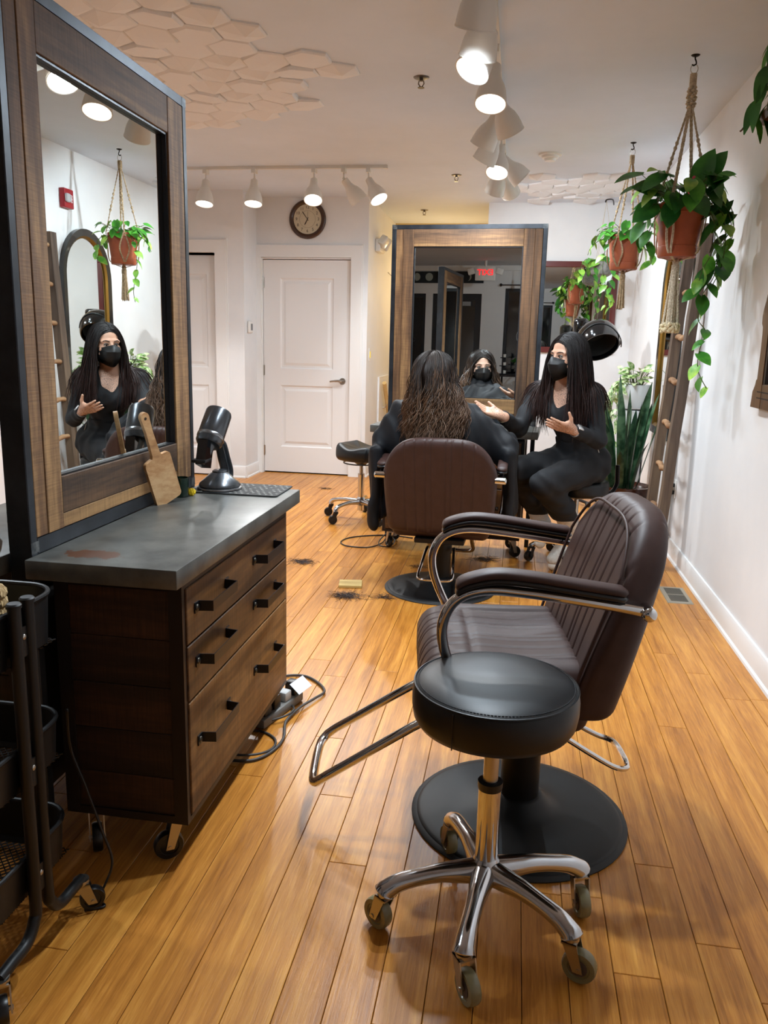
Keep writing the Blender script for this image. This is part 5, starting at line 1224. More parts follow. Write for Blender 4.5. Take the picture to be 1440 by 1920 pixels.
# ================================================================== FRONT OF THE SHOP (seen in the mirrors)
NIGHT = mat('night_glass', '0c0f14', .06, spec=.6)
DKF = mat('dark_frame_paint', '0f1620', .4)
def glazed(name, x0, x1, z0, z1, fr=.09, bar=True):
    b = MB(); y0, y1 = YF-.09, YF-.03
    b.box(x0, x0+fr, y0, y1, z0, z1).box(x1-fr, x1, y0, y1, z0, z1).box(x0+fr, x1-fr, y0, y1, z1-fr, z1).box(x0+fr, x1-fr, y0, y1, z0, z0+(fr*2 if z0 < .1 else fr))
    f = struct(b.build(name, DKF, smooth=0)); MB().box(x0+fr, x1-fr, YF-.07, YF-.06, z0+fr, z1-fr).build('pane', NIGHT, f, smooth=0); return f
d3 = glazed('door_3', -2.56, -1.72, 0.012, 2.13, .11); MB().rbox(-2.2, -1.9, YF-.03, YF+.03, 1.93, 2.0, .004, 1).build('door_closer', mat('closer_grey', '8a8d90', .4), d3); MB().tube([(-2.05, YF+.01, 2.0), (-2.3, YF+.05, 2.04), (-2.45, YF-.02, 2.05)], .008, 6).build('closer_arm', BLACKM, d3)
glazed('window_1', -3.2, -2.68, .0, 2.13, .06); w2 = glazed('window_2', -1.33, .75, .78, 2.22, .05)
lt = text_mesh('ON', .10, .001)
for v in lt.vertices: v.co = Vector((-2.94-v.co.x, YF-.058, 1.35+v.co.y))
obj('window_lettering', lt, mat('window_print', 'b8bcc0', .5), bpy.data.objects['window_1'], smooth=0)
MB().tube([(-.95+.16*math.cos(2*PI*i/40), YF-.055, 1.45+.16*math.sin(2*PI*i/40)) for i in range(40)], .006, 6, closed=True).build('window_circle', mat('window_print', 'b8bcc0', .5), w2)
struct(MB().box(XL, XR, YF, YF+.05, 2.50, CEIL).build('trim_1', TRIM, smooth=0))
bn = thing('moon_banner', 'dark banner with pale moon phases above the shop door, seen in the mirror', 'banner', (-2.45, YF+.012, 2.40))
MB().box(-.85, .75, -.01, .0, -.10, .09).build('banner_cloth', mat('banner_dark', '222a30', .8), bn, smooth=0)
MOON = mat('moon_cream', 'a8b0a8', .7)
for i, (x, ph) in enumerate(((-.62, 1), (-.40, .75), (-.18, 1), (.04, .75), (.26, .5), (.48, .22))):
    P = [(.065*math.sin(PI*j/16), .065*math.cos(PI*j/16)) for j in range(17)]; Q = [(.065*math.sin(PI*j/16)*(1-2*ph), .065*math.cos(PI*j/16)) for j in reversed(range(1, 16))]
    MB().prism([(x+p[0], p[1]) for p in P+Q], 0, .002, RX(PI/2) @ T(0, 0, -.003)).build('moon_phase', MOON, bn, smooth=0)
ex = thing('exit_sign', 'white exit sign with red letters and twin lamp heads hanging at the shop front', 'exit sign', (-1.54, -2.6, 2.40))
MB().rbox(-.16, .16, -.025, .025, -.12, .10, .01, 2).cyl((0, 0, .10), (0, 0, CEIL-2.40), .02, n=14).build('housing', WHITEP, ex)
RL = mat('exit_red', 'ff1018', .4, emit='ff0c16', estr=3.0)
me = text_mesh('EXIT', .125, .0015)
for v in me.vertices: v.co = Vector((-v.co.x, .0265+v.co.z, v.co.y))
me.flip_normals() if hasattr(me, 'flip_normals') else None
obj('lettering', me, RL, ex, smooth=0)
for s in (-1, 1): MB().rbox(-.055, .055, -.03, .03, -.05, .05, .015, 2, T(s*.225, .01, .02) @ RY(.3*s)).build('lamp_head', WHITEP, ex)
cr = thing('curtain_rod', 'thin black curtain rod over the front window', 'curtain rod', (-.35, YF+.06, 2.27))
MB().tube([(-1.05, 0, 0), (1.1, 0, 0)], .008, 8).build('rod', BLACKM, cr)
for s in (-1.05, 1.1): MB().sphere((s, 0, 0), .025, 10, 8).build('finial', BLACKM, cr)
for s in (-.9, .95): MB().tube([(s, -.06, 0), (s, 0, 0)], .007, 8).build('bracket', BLACKM, cr)
ed = thing('pendant_bulb', 'bare glowing bulb hanging at the front window', 'bulb', (-.98, -2.8, CEIL))
MB().tube([(0, 0, 0), (0, 0, -.22)], .003, 6).cyl((0, 0, -.22), (0, 0, -.27), .014, n=12).build('cord', BLACKM, ed)
MB().sphere((0, 0, -.315), .026, 14, 10, (1, 1, 1.6)).build('bulb', mat('warm_bulb', 'fff0d0', .4, emit='ffe9c4', estr=6), ed)
cs = thing('console_shelf', 'black console with potted plant by the front window', 'console', (-.75, -2.95, 0))
MB().rbox(-.55, .55, -.18, .18, .80, .83, .003, 1).build('top', BLACKM, cs)
for x in (-.52, .52):
    for y in (-.15, .15): MB().box(x-.015, x+.015, y-.015, y+.015, 0, .80).build('leg', BLACKM, cs, smooth=0)
MB().rbox(-.54, .54, -.17, .17, .30, .32, .003, 1).build('lower_shelf', BLACKM, cs)
pp_ = thing('potted_vine', 'dark leafy plant in a metal pot on the front console', 'plant', (-.80, -2.95, .8305)); r7 = random.Random(77)
MB().lathe([(0, 0), (.07, 0), (.08, .16), (.075, .16), (0, .14)], 24).build('pot', NICKEL, pp_)
crown(pp_, (0, 0, .15), .2, 36, [LV[2]], r7, .16, 1.0)
ts = thing('tiered_stand', 'three-tier cup stand on the front console', 'stand', (-1.24, -2.95, .8305))
for k, z in enumerate((0, .13, .26)): MB().lathe([(0, z), (.07-.012*k, z), (.075-.012*k, z+.012), (.07-.012*k, z+.014), (0, z+.01)], 20).build('tier', BLACKM, ts)
MB().cyl((0, 0, 0), (0, 0, .34), .008, n=8).build('stem', BLACKM, ts)
for k, z in enumerate((.0145, .1445, .2745)): MB().lathe([(0, z), (.022, z), (.026, z+.05), (.023, z+.05), (0, z+.01)], 14, T(.03-.005*k, 0, 0)).build('cup', WHITEP, ts)
# ================================================================== PEOPLE
class SDF:
    """smooth union of tapered capsules / ellipsoids, meshed with sparse surface nets"""
    def __init__(s): s.p = []
    def cap(s, a, b, ra, rb=None, k=.02, sub=False):
        s.p.append(('c', np.array(a, float), np.array(b, float), ra, ra if rb is None else rb, k, sub)); return s
    def ell(s, c, r, R=None, k=.02, sub=False):
        s.p.append(('e', np.array(c, float), np.array(r, float), np.eye(3) if R is None else np.array(R, float), 0, k, sub)); return s
    def dist1(s, q, P):
        if q[0] == 'c':
            a, b = q[1], q[2]; ab = b-a; L = ab@ab
            t = np.clip(((P-a)@ab)/L, 0, 1) if L > 1e-12 else np.zeros(len(P))
            return np.linalg.norm(P-a-t[:, None]*ab, axis=1)-(q[3]+(q[4]-q[3])*t)
        X = (P-q[1])@q[3].T; k0 = np.linalg.norm(X/q[2], axis=1); k1 = np.linalg.norm(X/q[2]**2, axis=1)
        return np.where(k1 > 1e-9, k0*(k0-1)/np.maximum(k1, 1e-9), -q[2].min())
    def eval(s, P, prims=None):
        d = np.full(len(P), 9.0)
        for q in (s.p if prims is None else prims):
            e = s.dist1(q, P); k = q[5]
            if q[6]:
                e = -e; h = np.maximum(k-np.abs(d-e), 0)/k; d = np.maximum(d, e)+h*h*k*.25
            else:
                h = np.maximum(k-np.abs(d-e), 0)/k; d = np.minimum(d, e)-h*h*k*.25
        return d
    def mesh(s, h, off=0.0, fn=None, clip=None, pad=.03):
        lo = np.full(3, 1e9); hi = -lo
        for q in s.p:
            if q[6]: continue
            if q[0] == 'c':
                r = max(q[3], q[4]); lo = np.minimum(lo, np.minimum(q[1], q[2])-r); hi = np.maximum(hi, np.maximum(q[1], q[2])+r)
            else: r = q[2].max(); lo = np.minimum(lo, q[1]-r); hi = np.maximum(hi, q[1]+r)
        lo -= pad+off; hi += pad+off
        if clip is not None: lo = np.maximum(lo, clip[0]); hi = np.minimum(hi, clip[1])
        B = 12; nb = np.ceil((hi-lo)/h/B).astype(int); n = nb*B+1
        G = np.full(n, 1.0, np.float32); bl = B*h; half = bl*.87
        for bi in np.ndindex(*nb):
            c = lo+(np.array(bi)+.5)*bl; C = c[None]
            near = [q for q in s.p if s.dist1(q, C)[0] < half*1.4+off+q[5]+.03]
            sl = tuple(slice(i*B, i*B+B+1) for i in bi)
            dc = s.eval(C, near)[0]-off if near else 9.
            if abs(dc) > half*1.35+.02: G[sl] = np.sign(dc); continue
            ax = [lo[a]+(bi[a]*B+np.arange(B+1))*h for a in range(3)]
            P = np.stack(np.meshgrid(*ax, indexing='ij'), -1).reshape(-1, 3)
            d = s.eval(P, near)-off
            if fn is not None: d = fn(P, d)
            G[sl] = d.reshape(B+1, B+1, B+1)
        ins = G < 0; cs = np.zeros(np.array(G.shape)-1, np.int8)
        for o in np.ndindex(2, 2, 2): cs += ins[tuple(slice(o[a], G.shape[a]-1+o[a]) for a in range(3))]
        cells = np.argwhere((cs > 0) & (cs < 8)); idx = np.full(cs.shape, -1, np.int32); idx[tuple(cells.T)] = np.arange(len(cells))
        V = np.zeros((len(cells), 3)); cnt = np.zeros(len(cells))
        cor = list(np.ndindex(2, 2, 2)); val = {o: G[tuple((cells+np.array(o)).T)] for o in cor}
        for o in cor:
            for a in range(3):
                if o[a]: continue
                o2 = list(o); o2[a] = 1; o2 = tuple(o2); A, Bv = val[o], val[o2]; m = (A < 0) != (Bv < 0)
                t = np.where(m, A/np.where(m, A-Bv, 1), 0); p = np.array(o, float)[None].repeat(len(cells), 0); p[:, a] += t
                V += p*m[:, None]; cnt += m
        V = lo+(cells+V/np.maximum(cnt, 1)[:, None])*h
        F = []
        for a in range(3):
            b, c = (a+1) % 3, (a+2) % 3
            s0 = [slice(1, -1)]*3; s0[a] = slice(0, -1); s1 = list(s0); s1[a] = slice(1, None)
            A, Bv = ins[tuple(s0)], ins[tuple(s1)]; E = np.argwhere(A != Bv); 
            if len(E) == 0: continue
            sg = A[tuple(E.T)]; E = E.copy(); E[:, b] += 1; E[:, c] += 1
            q = []
            for db, dc_ in ((-1, -1), (0, -1), (0, 0), (-1, 0)):
                e = E.copy(); e[:, b] += db; e[:, c] += dc_; q.append(idx[tuple(e.T)])
            q = np.stack(q, 1); q[~sg] = q[~sg][:, ::-1]; F.append(q)
        F = np.concatenate(F); F = F[(F >= 0).all(1)]
        return V, F
    def build(s, name, h, mt, parent, off=0, fn=None, clip=None, origin=(0, 0, 0)):
        V, F = s.mesh(h, off, fn, clip); V = V-np.array(origin)
        me = bpy.data.meshes.new(name); me.from_pydata(V.tolist(), [], F.tolist()); me.update()
        return obj(name, me, mt, parent, smooth=180)
def frame(f, up=(0, 0, 1)):
    f = np.array(f, float); f /= np.linalg.norm(f); u = np.array(up, float); l = np.cross(u, f); l /= np.linalg.norm(l); u = np.cross(f, l)
    return np.stack([f, l, u])           # rows: forward, left, up
def add_head(S_, c, R, neck, k=.015, nr=.05):
    L = lambda x, y, z: c+x*R[0]+y*R[1]+z*R[2]
    S_.ell(L(-.012, 0, .032), (.096, .075, .092), R, .02).ell(L(.028, 0, -.04), (.066, .059, .078), R, .03).ell(L(.060, 0, -.098), (.024, .03, .02), R, .02)
    for s in (1, -1):
        S_.cap(L(.079, s*.012, .026), L(.068, s*.05, .022), .012, .010, .012).cap(L(.058, s*.04, -.028), L(.05, s*.045, -.05), .026, .022, .02)
    for s in (1, -1): S_.ell(L(.096, s*.032, .004), (.016, .017, .012), R, .012, True)
    S_.cap(L(.090, 0, .008), L(.106, 0, -.034), .008, .0115, .010)
    for s in (1, -1): S_.cap(L(.094, s*.010, -.037), L(.094, s*.011, -.037), .0085, None, .006)
    S_.cap(L(.090, -.018, -.062), L(.090, .018, -.062), .007, None, .006).cap(L(.089, -.014, -.073), L(.089, .014, -.073), .0075, None, .006)
    for s in (1, -1): S_.ell(L(-.008, s*.077, -.004), (.019, .009, .031), R, .008)
    S_.cap(L(-.022, 0, -.055), neck, nr, nr*1.1, .03)
    return L
def face_parts(parent, L, R, origin, iris, brow):
    o3 = np.array(origin); EW = mat('eye_white', 'b5a89e', .35); IR = mat(iris, '2a1a10', .2); BR = mat(brow, '20140f', .7); LID = mat('eyelash', '120c0a', .7)
    for s in (1, -1):
        c = L(.0762, s*.032, .003)-o3; MB().sphere(tuple(c), .0125, 14, 10).build('eye', EW, parent)
        MB().sphere(tuple(L(.0824, s*.032, .0025)-o3), .0072, 12, 8).build('iris', IR, parent)
        MB().tube([tuple(L(x, s*y, z)-o3) for x, y, z in ((.0865, .019, .006), (.0885, .026, .0098), (.087, .036, .0098), (.081, .045, .005))], .0028, 6).build('eyelash', LID, parent)
        MB().tube(spline([tuple(L(x, s*y, z)-o3) for x, y, z in ((.0925, .014, .024), (.0915, .026, .028), (.085, .041, .0285), (.0745, .052, .022))], 4), [.0020]*4+[.0026]*4+[.0022]*4+[.0010], 6, flat=1.0).build('eyebrow', BR, parent)
def mask(parent, L, origin):
    o3 = np.array(origin); MK = mat('black_mask', '0b0b0c', .55); rows = []
    for pts in (((.015, .080, -.012), (.072, .058, -.012), (.103, .022, .000), (.1165, 0, .006)), ((.012, .082, -.030), (.090, .055, -.036), (.122, .022, -.036), (.134, 0, -.034)), ((.010, .081, -.052), (.088, .052, -.068), (.116, .02, -.072), (.125, 0, -.073)), ((.006, .078, -.072), (.055, .052, -.105), (.085, .02, -.124), (.092, 0, -.128))):
        left = [L(*p)-o3 for p in pts]; right = [L(p[0], -p[1], p[2])-o3 for p in reversed(pts[:-1])]; rows.append(spline([tuple(q) for q in left+right], 4))
    b = MB(); n = len(rows[0])
    for R_ in rows: b.v += [tuple(p) for p in R_]
    for i in range(3):
        for j in range(n-1): b.f.append((i*n+j, i*n+j+1, (i+1)*n+j+1, (i+1)*n+j))
    ob = b.build('mask', MK, parent, smooth=28); md = ob.modifiers.new('thick', 'SOLIDIFY'); md.thickness = .002; md.offset = -1
    for s in (1, -1):
        for z0 in (-.016, -.068): MB().tube(spline([tuple(L(*p)-o3) for p in ((.015, s*.080, z0), (.0, s*.083, z0*.6), (-.016, s*.084, -.002))], 4), .0014, 5).build('ear_loop', MK, parent)
def add_hand(S_, w, f, n, thumb_sign, curl, sc=1.0, spread=.12, thumb_dir=None):
    """w wrist, f finger direction, n palm normal; thumb on side thumb_sign*(n x f)"""
    f = np.array(f, float); f /= np.linalg.norm(f); n = np.array(n, float); n -= f*(n@f); n /= np.linalg.norm(n); t = np.cross(n, f)*thumb_sign
    w = np.array(w, float); q = lambda x, y, z: w+sc*(x*f+y*t+z*n)
    S_.cap(q(-.02, 0, 0), q(.02, 0, 0), .024*sc, .022*sc, .02)
    for y in (-.028, -.010, .010, .028): S_.cap(q(.015, y*.6, 0), q(.085, y, .0), .015*sc, .0115*sc, .012)
    S_.cap(q(.02, .022, .006), q(.055, .034, .010), .016*sc, .013*sc, .014)
    lens = {-.031: (.026, .018, .016), -.0105: (.032, .022, .018), .0105: (.035, .025, .019), .031: (.031, .021, .018)}
    for i, (y, ls) in enumerate(lens.items()):
        p = q(.085, y*.95, 0); ang = curl[i]*.5; sp = y/.031*spread; rad = .0088-.0009*(i == 0)
        for j, l in enumerate(ls):
            ca, sa = math.cos(ang), math.sin(ang); d = f*ca+n*sa+t*sp*ca; d /= np.linalg.norm(d)
            p2 = p+d*l*sc*1.12; S_.cap(p, p2, rad*sc, (rad-.0008)*sc, .004); p = p2; rad -= .0008; ang += curl[i]
    td = np.array(thumb_dir, float) if thumb_dir is not None else f*.55+t*.75+n*.35
    td /= np.linalg.norm(td); p = q(.03, .028, .006); p2 = p+td*.04*sc; S_.cap(p, p2, .0125*sc, .0105*sc, .008)
    d2 = td*.85+f*.35+n*.1; d2 /= np.linalg.norm(d2); p3 = p2+d2*.036*sc; S_.cap(p2, p3, .0102*sc, .0078*sc, .004)
def hair_mesh(name, parent, mt, paths, rad, origin):
    """paths (n, k, 3) numpy -> one mesh of tapered 4-sided locks, attribute 't' root to tip"""
    n, k, _ = paths.shape; P = paths-np.array(origin)
    Tn = np.gradient(P, axis=1); Tn /= np.maximum(np.linalg.norm(Tn, axis=2, keepdims=True), 1e-9)
    ref = np.tile(np.array([.31, .77, .55]), (n, 1)); U = np.zeros_like(P)
    u = np.cross(Tn[:, 0], ref); u /= np.linalg.norm(u, axis=1, keepdims=True)
    for i in range(k):
        u = u-Tn[:, i]*(u*Tn[:, i]).sum(1, keepdims=True); u /= np.maximum(np.linalg.norm(u, axis=1, keepdims=True), 1e-9); U[:, i] = u
    W = np.cross(Tn, U); t = np.linspace(0, 1, k); rr = rad*np.minimum(1, .5+t*4)*(1-.85*np.clip((t-.6)/.4, 0, 1)**1.5)
    R_ = rr[None, :]*np.random.default_rng(3).uniform(.6, 1.3, (n, 1)); V = np.zeros((n, k, 4, 3))
    for j in range(4):
        a = PI/2*j; V[:, :, j] = P+(U*math.cos(a)*1.5+W*math.sin(a)*.8)*R_[:, :, None]
    ids = np.arange(n*k*4).reshape(n, k, 4); F = []
    for j in range(4): F.append(np.stack([ids[:, :-1, j], ids[:, :-1, (j+1) % 4], ids[:, 1:, (j+1) % 4], ids[:, 1:, j]], -1).reshape(-1, 4))
    me = bpy.data.meshes.new(name); me.from_pydata(V.reshape(-1, 3).tolist(), [], np.concatenate(F).tolist())
    at = me.attributes.new('t', 'FLOAT', 'POINT'); at.data.foreach_set('value', np.repeat(np.tile(t, n), 4).astype(np.float32))
    rs = me.attributes.new('rnd', 'FLOAT', 'POINT'); rs.data.foreach_set('value', np.repeat(np.random.default_rng(5).random(n), k*4).astype(np.float32))
    o = obj(name, me, mt, parent, smooth=180); return o
def hair_mat(name, root, tip, lo, hi, rough=.46):
    m = bpy.data.materials.new(name); m.use_nodes = True; nt = m.node_tree; N = nt.nodes; L = nt.links; b = N['Principled BSDF']; b.inputs['Roughness'].default_value = rough
    b.inputs['Specular IOR Level'].default_value = .35
    a = N.new('ShaderNodeAttribute'); a.attribute_name = 't'; r = N.new('ShaderNodeAttribute'); r.attribute_name = 'rnd'
    ad = N.new('ShaderNodeMath'); ad.operation = 'MULTIPLY_ADD'; ad.inputs[1].default_value = .45; L.new(r.outputs['Fac'], ad.inputs[0]); L.new(a.outputs['Fac'], ad.inputs[2])
    c = N.new('ShaderNodeValToRGB'); c.color_ramp.elements[0].position = lo; c.color_ramp.elements[1].position = hi; c.color_ramp.elements[0].color = (*srgb(root), 1); c.color_ramp.elements[1].color = (*srgb(tip), 1)
    L.new(ad.outputs[0], c.inputs['Fac']); L.new(c.outputs['Color'], b.inputs['Base Color']); return m
def grow(S_, roots, dirs, nseg, step, clear, stiff=.75, grav=.35, rnd=None, lens=None):
    """vectorised strands falling over the body SDF"""
    n = len(roots); P = roots.copy(); D = dirs/np.linalg.norm(dirs, axis=1, keepdims=True); out = [P.copy()]; e = .004
    st = step*np.ones(n) if lens is None else step*lens
    for i in range(nseg):
        D = D*stiff+np.array([0, 0, -grav]) + (rnd[:, i] if rnd is not None else 0); D /= np.linalg.norm(D, axis=1, keepdims=True)
        Q = P+D*st[:, None]
        for _ in range(2):
            d = S_.eval(Q); m = d < clear
            if m.any():
                q = Q[m]; g = np.stack([S_.eval(q+np.eye(3)[a]*e)-S_.eval(q-np.eye(3)[a]*e) for a in range(3)], 1); g /= np.maximum(np.linalg.norm(g, axis=1, keepdims=True), 1e-9)
                Q[m] = q+g*(clear[m] if isinstance(clear, np.ndarray) else clear)[:, None]*0+g*((clear[m] if isinstance(clear, np.ndarray) else clear)-d[m])[:, None]
        D = (Q-P); D /= np.maximum(np.linalg.norm(D, axis=1, keepdims=True), 1e-9); P = Q; out.append(P.copy())
    return np.stack(out, 1)
def skin_mat(name, base, spots, ink='2a2426'):
    """skin with tattooed regions; spots = [(centre, radius)] in object space"""
    m = bpy.data.materials.new(name); m.use_nodes = True; nt = m.node_tree; N = nt.nodes; L = nt.links; b = N['Principled BSDF']
    b.inputs['Roughness'].default_value = .5; b.inputs['Subsurface Weight'].default_value = .0
    tc = N.new('ShaderNodeTexCoord'); src = None
    nz = N.new('ShaderNodeTexNoise'); nz.inputs['Scale'].default_value = 14; L.new(tc.outputs['Object'], nz.inputs['Vector'])
    cr = N.new('ShaderNodeValToRGB'); cr.color_ramp.elements[0].color = (*srgb(base), 1); c2 = [min(1, x*1.12) for x in srgb(base)]; cr.color_ramp.elements[1].color = (c2[0], c2[1]*.95, c2[2]*.93, 1); cr.color_ramp.elements[0].position = .35; cr.color_ramp.elements[1].position = .7
    L.new(nz.outputs['Fac'], cr.inputs['Fac']); src = cr.outputs['Color']
    if spots:
        vo = N.new('ShaderNodeTexVoronoi'); vo.feature = 'DISTANCE_TO_EDGE'; vo.inputs['Scale'].default_value = 105; L.new(tc.outputs['Object'], vo.inputs['Vector'])
        lt_ = N.new('ShaderNodeMath'); lt_.operation = 'LESS_THAN'; lt_.inputs[1].default_value = .07; L.new(vo.outputs['Distance'], lt_.inputs[0])
        acc = None
        for c, r in spots:
            vd = N.new('ShaderNodeVectorMath'); vd.operation = 'DISTANCE'; vd.inputs[1].default_value = tuple(c); L.new(tc.outputs['Object'], vd.inputs[0])
            mr = N.new('ShaderNodeMapRange'); mr.inputs[1].default_value = r*.75; mr.inputs[2].default_value = r; mr.inputs[3].default_value = 1; mr.inputs[4].default_value = 0; L.new(vd.outputs['Value'], mr.inputs[0])
            if acc is None: acc = mr.outputs[0]
            else:
                mx_ = N.new('ShaderNodeMath'); mx_.operation = 'MAXIMUM'; L.new(acc, mx_.inputs[0]); L.new(mr.outputs[0], mx_.inputs[1]); acc = mx_.outputs[0]
        mu = N.new('ShaderNodeMath'); mu.operation = 'MULTIPLY'; L.new(acc, mu.inputs[0]); L.new(lt_.outputs[0], mu.inputs[1])
        m2 = N.new('ShaderNodeMath'); m2.operation = 'MULTIPLY'; m2.inputs[1].default_value = .6; L.new(mu.outputs[0], m2.inputs[0])
        mx = N.new('ShaderNodeMix'); mx.data_type = 'RGBA'; L.new(m2.outputs[0], mx.inputs[0]); L.new(src, mx.inputs[6]); mx.inputs[7].default_value = (*srgb(ink), 1); src = mx.outputs[2]
    L.new(src, b.inputs['Base Color']); return m
A = np.array
def wrinkle(amp, fr=55):
    def fn(P, d):
        w_ = np.sin(P[:, 0]*fr+P[:, 2]*fr*.8+2*np.sin(P[:, 1]*fr*.5))*np.sin(P[:, 1]*fr*.7-P[:, 2]*fr*.9+1.5*np.sin(P[:, 0]*fr*.4))
        return d-amp*w_
    return fn
# ------------------------------------------------------------------ the stylist
O = (.40, 4.84, 0)
sty = thing('person', 'seated stylist in black clothes, black mask and long dark hair, gesturing with both hands', 'person', O)
hipL, hipR = A([.475, 4.775, .61]), A([.335, 4.86, .61]); kneeL, kneeR = A([.190, 4.475, .535]), A([.03, 4.60, .59]); ankL, ankR = A([.385, 4.735, .235]), A([.207, 4.845, .255])
shL, shR = A([.427, 4.625, 1.02]), A([.134, 4.765, 1.01]); elL, elR = A([.472, 4.56, .787]), A([.032, 4.625, .825]); wrL, wrR = A([.335, 4.41, .845]), A([-.054, 4.425, .905])
neck = A([.287, 4.70, 1.086]); hc = A([.279, 4.63, 1.235]); HR = frame((-.76, -.64, -.06), (.03, .0, 1))
tf = frame((-.35, -.94, 0)); CT = A([.326, 4.705, .92])
torso = SDF()
torso.ell((.41, 4.84, .64), (.105, .160, .10), tf, .04).cap((.40, 4.835, .67), (.36, 4.765, .81), .102, .096, .05)
torso.ell(CT, (.095, .136, .12), tf, .06).cap(shL*.72+neck*.28+A([0, 0, -.06]), shR*.72+neck*.28+A([0, 0, -.06]), .07, None, .05)
for s in (1, -1): torso.ell(CT+A([0, 0, -.015])+tf[0]*.065+tf[1]*s*.062, (.058, .06, .056), tf, .04)
torso.cap(neck+A([0, .02, -.03]), shL+A([0, 0, .005]), .05, .048, .06).cap(neck+A([0, .02, -.03]), shR+A([0, 0, .005]), .05, .048, .06)
arms = SDF()
for sh, el, wr in ((shL, elL, wrL), (shR, elR, wrR)): arms.cap(sh, el, .050, .040, .03).cap(el, wr, .040, .026, .02)
legs = SDF()
for hp, kn, an in ((hipL, kneeL, ankL), (hipR, kneeR, ankR)): legs.cap(hp, kn, .088, .062, .05).cap(kn, kn*.5+an*.5+A([.012, .01, 0]), .058, .056, .03).cap(kn*.5+an*.5+A([.012, .01, 0]), an, .056, .036, .03)
body = SDF(); body.p = torso.p+arms.p+legs.p
Lh = add_head(body, hc, HR, neck, nr=.047)
body.cap(neck+A([0, 0, .01]), neck+A([.02, .01, -.08]), .052, .07, .04)
fL, nL = A([-.86, -.36, .26]), A([-.10, .62, .72]); fR, nR = A([-.93, -.16, .30]), A([.15, -.40, .90])
add_hand(body, wrL+(wrL-elL)/np.linalg.norm(wrL-elL)*.02, fL, nL, 1, (.14, .10, .08, .08), .96, .08, thumb_dir=fL*.25+A([.1, -.25, 1]))
add_hand(body, wrR+(wrR-elR)/np.linalg.norm(wrR-elR)*.02, fR, nR, -1, (.30, .24, .20, .12), .96, .16, thumb_dir=A([-.60, .50, .55]))
for an, toe in ((ankL, A([.285, 4.655, .075])), (ankR, A([.205, 4.725, .185]))): body.cap(an, toe, .036, .03, .03)
CH = A([.285, 4.60, 1.01])
SKIN1 = skin_mat('stylist_skin', 'c79a80', [(CH-A(O), .095), (wrL+A([-.03, -.02, 0])-A(O), .075), (wrR+A([-.03, -.01, .03])-A(O), .06)])
body.build('body', .0045, SKIN1, sty, origin=O)
NAVY = mat('navy_black_jersey', '0a0c11', .8, bump=((90, 90, 90), .1, .002)); DENIM = mat('black_denim', '0a0b10', .8, bump=((220, 220, 220), .2, .001))
top = SDF(); top.p = torso.p+arms.p
top.cap(neck+A([0, 0, .06]), neck+A([0, 0, -.005]), .064, .066, .012, True).cap(neck+tf[0]*.05+A([0, 0, -.01]), neck+tf[0]*.125+A([0, 0, -.10]), .074, .056, .012, True)
def top_fn(P, d):
    d = wrinkle(.0036, 48)(P, d); return np.maximum(d, .70-P[:, 2])
top.build('top', .006, NAVY, sty, off=.008, fn=top_fn, origin=O)
leg2 = SDF(); leg2.p = legs.p+torso.p[:2]
def leg_fn(P, d):
    d = wrinkle(.0055, 40)(P, d); return np.maximum(np.maximum(d, P[:, 2]-.775), .305-P[:, 2])
leg2.build('trousers', .007, DENIM, sty, off=.016, fn=leg_fn, origin=O)
zp = MB().tube([tuple(A([.487, 4.725, .735])+A([.004*i, -.001*i, -.013*i])-A(O)) for i in range(5)], .0028, 6).build('side_zip', NICKEL, sty)
# boots
BOOT = mat('white_canvas', 'd9d5cc', .7, noise=((60, 60, 60), 'c9c4ba', .4, .6)); BOOTB = mat('pale_blue_canvas', 'cfd6e0', .7)
for an, kn_, toe, bm_, up in ((ankL, kneeL, A([.282, 4.65, .065]), BOOT, .105), (ankR, kneeR, A([.200, 4.715, .178]), BOOTB, .075)):
    b = SDF(); hl = an+A([.03, .03, -.075]) if up > .09 else an+A([.02, .03, -.05])
    sv = (kn_-an)/np.linalg.norm(kn_-an); b.cap(an+sv*up*1.1+A([.004, .004, 0]), an+A([.0, .0, -.03]), .054, .046, .02).cap(an+A([0, 0, -.03]), toe, .044, .036, .03).cap(hl, an+A([0, 0, -.02]), .038, .04, .03)
    bo = b.build('boot', .005, bm_, sty, off=.004, origin=O)
    d = (toe-an); 
    sl_ = SDF(); sl_.cap(hl+A([0, 0, -.035]), toe+A([0, 0, -.034]), .03, .03, .01)
    sl_.build('sole', .006, mat('off_white_sole', 'e6e2d8', .5), sty, off=.004, origin=O)
    lc = MB()
    side = np.cross(d, A([0, 0, 1.])); side /= np.linalg.norm(side); nrm = np.cross(side, d); nrm /= np.linalg.norm(nrm)
    for i in range(6):
        c = an+d*(.12+.11*i)+nrm*.050*(1 if nrm[2] > 0 else -1); lc.tube([tuple(c-side*.022-A(O)), tuple(c+d*.05+nrm*.004-A(O)), tuple(c+side*.022+d*.02-A(O))], .0022, 5)
    lo_ = lc.build('laces', mat('lace_white', 'e8e6e0', .8), sty); lo_['kind'] = 'stuff'
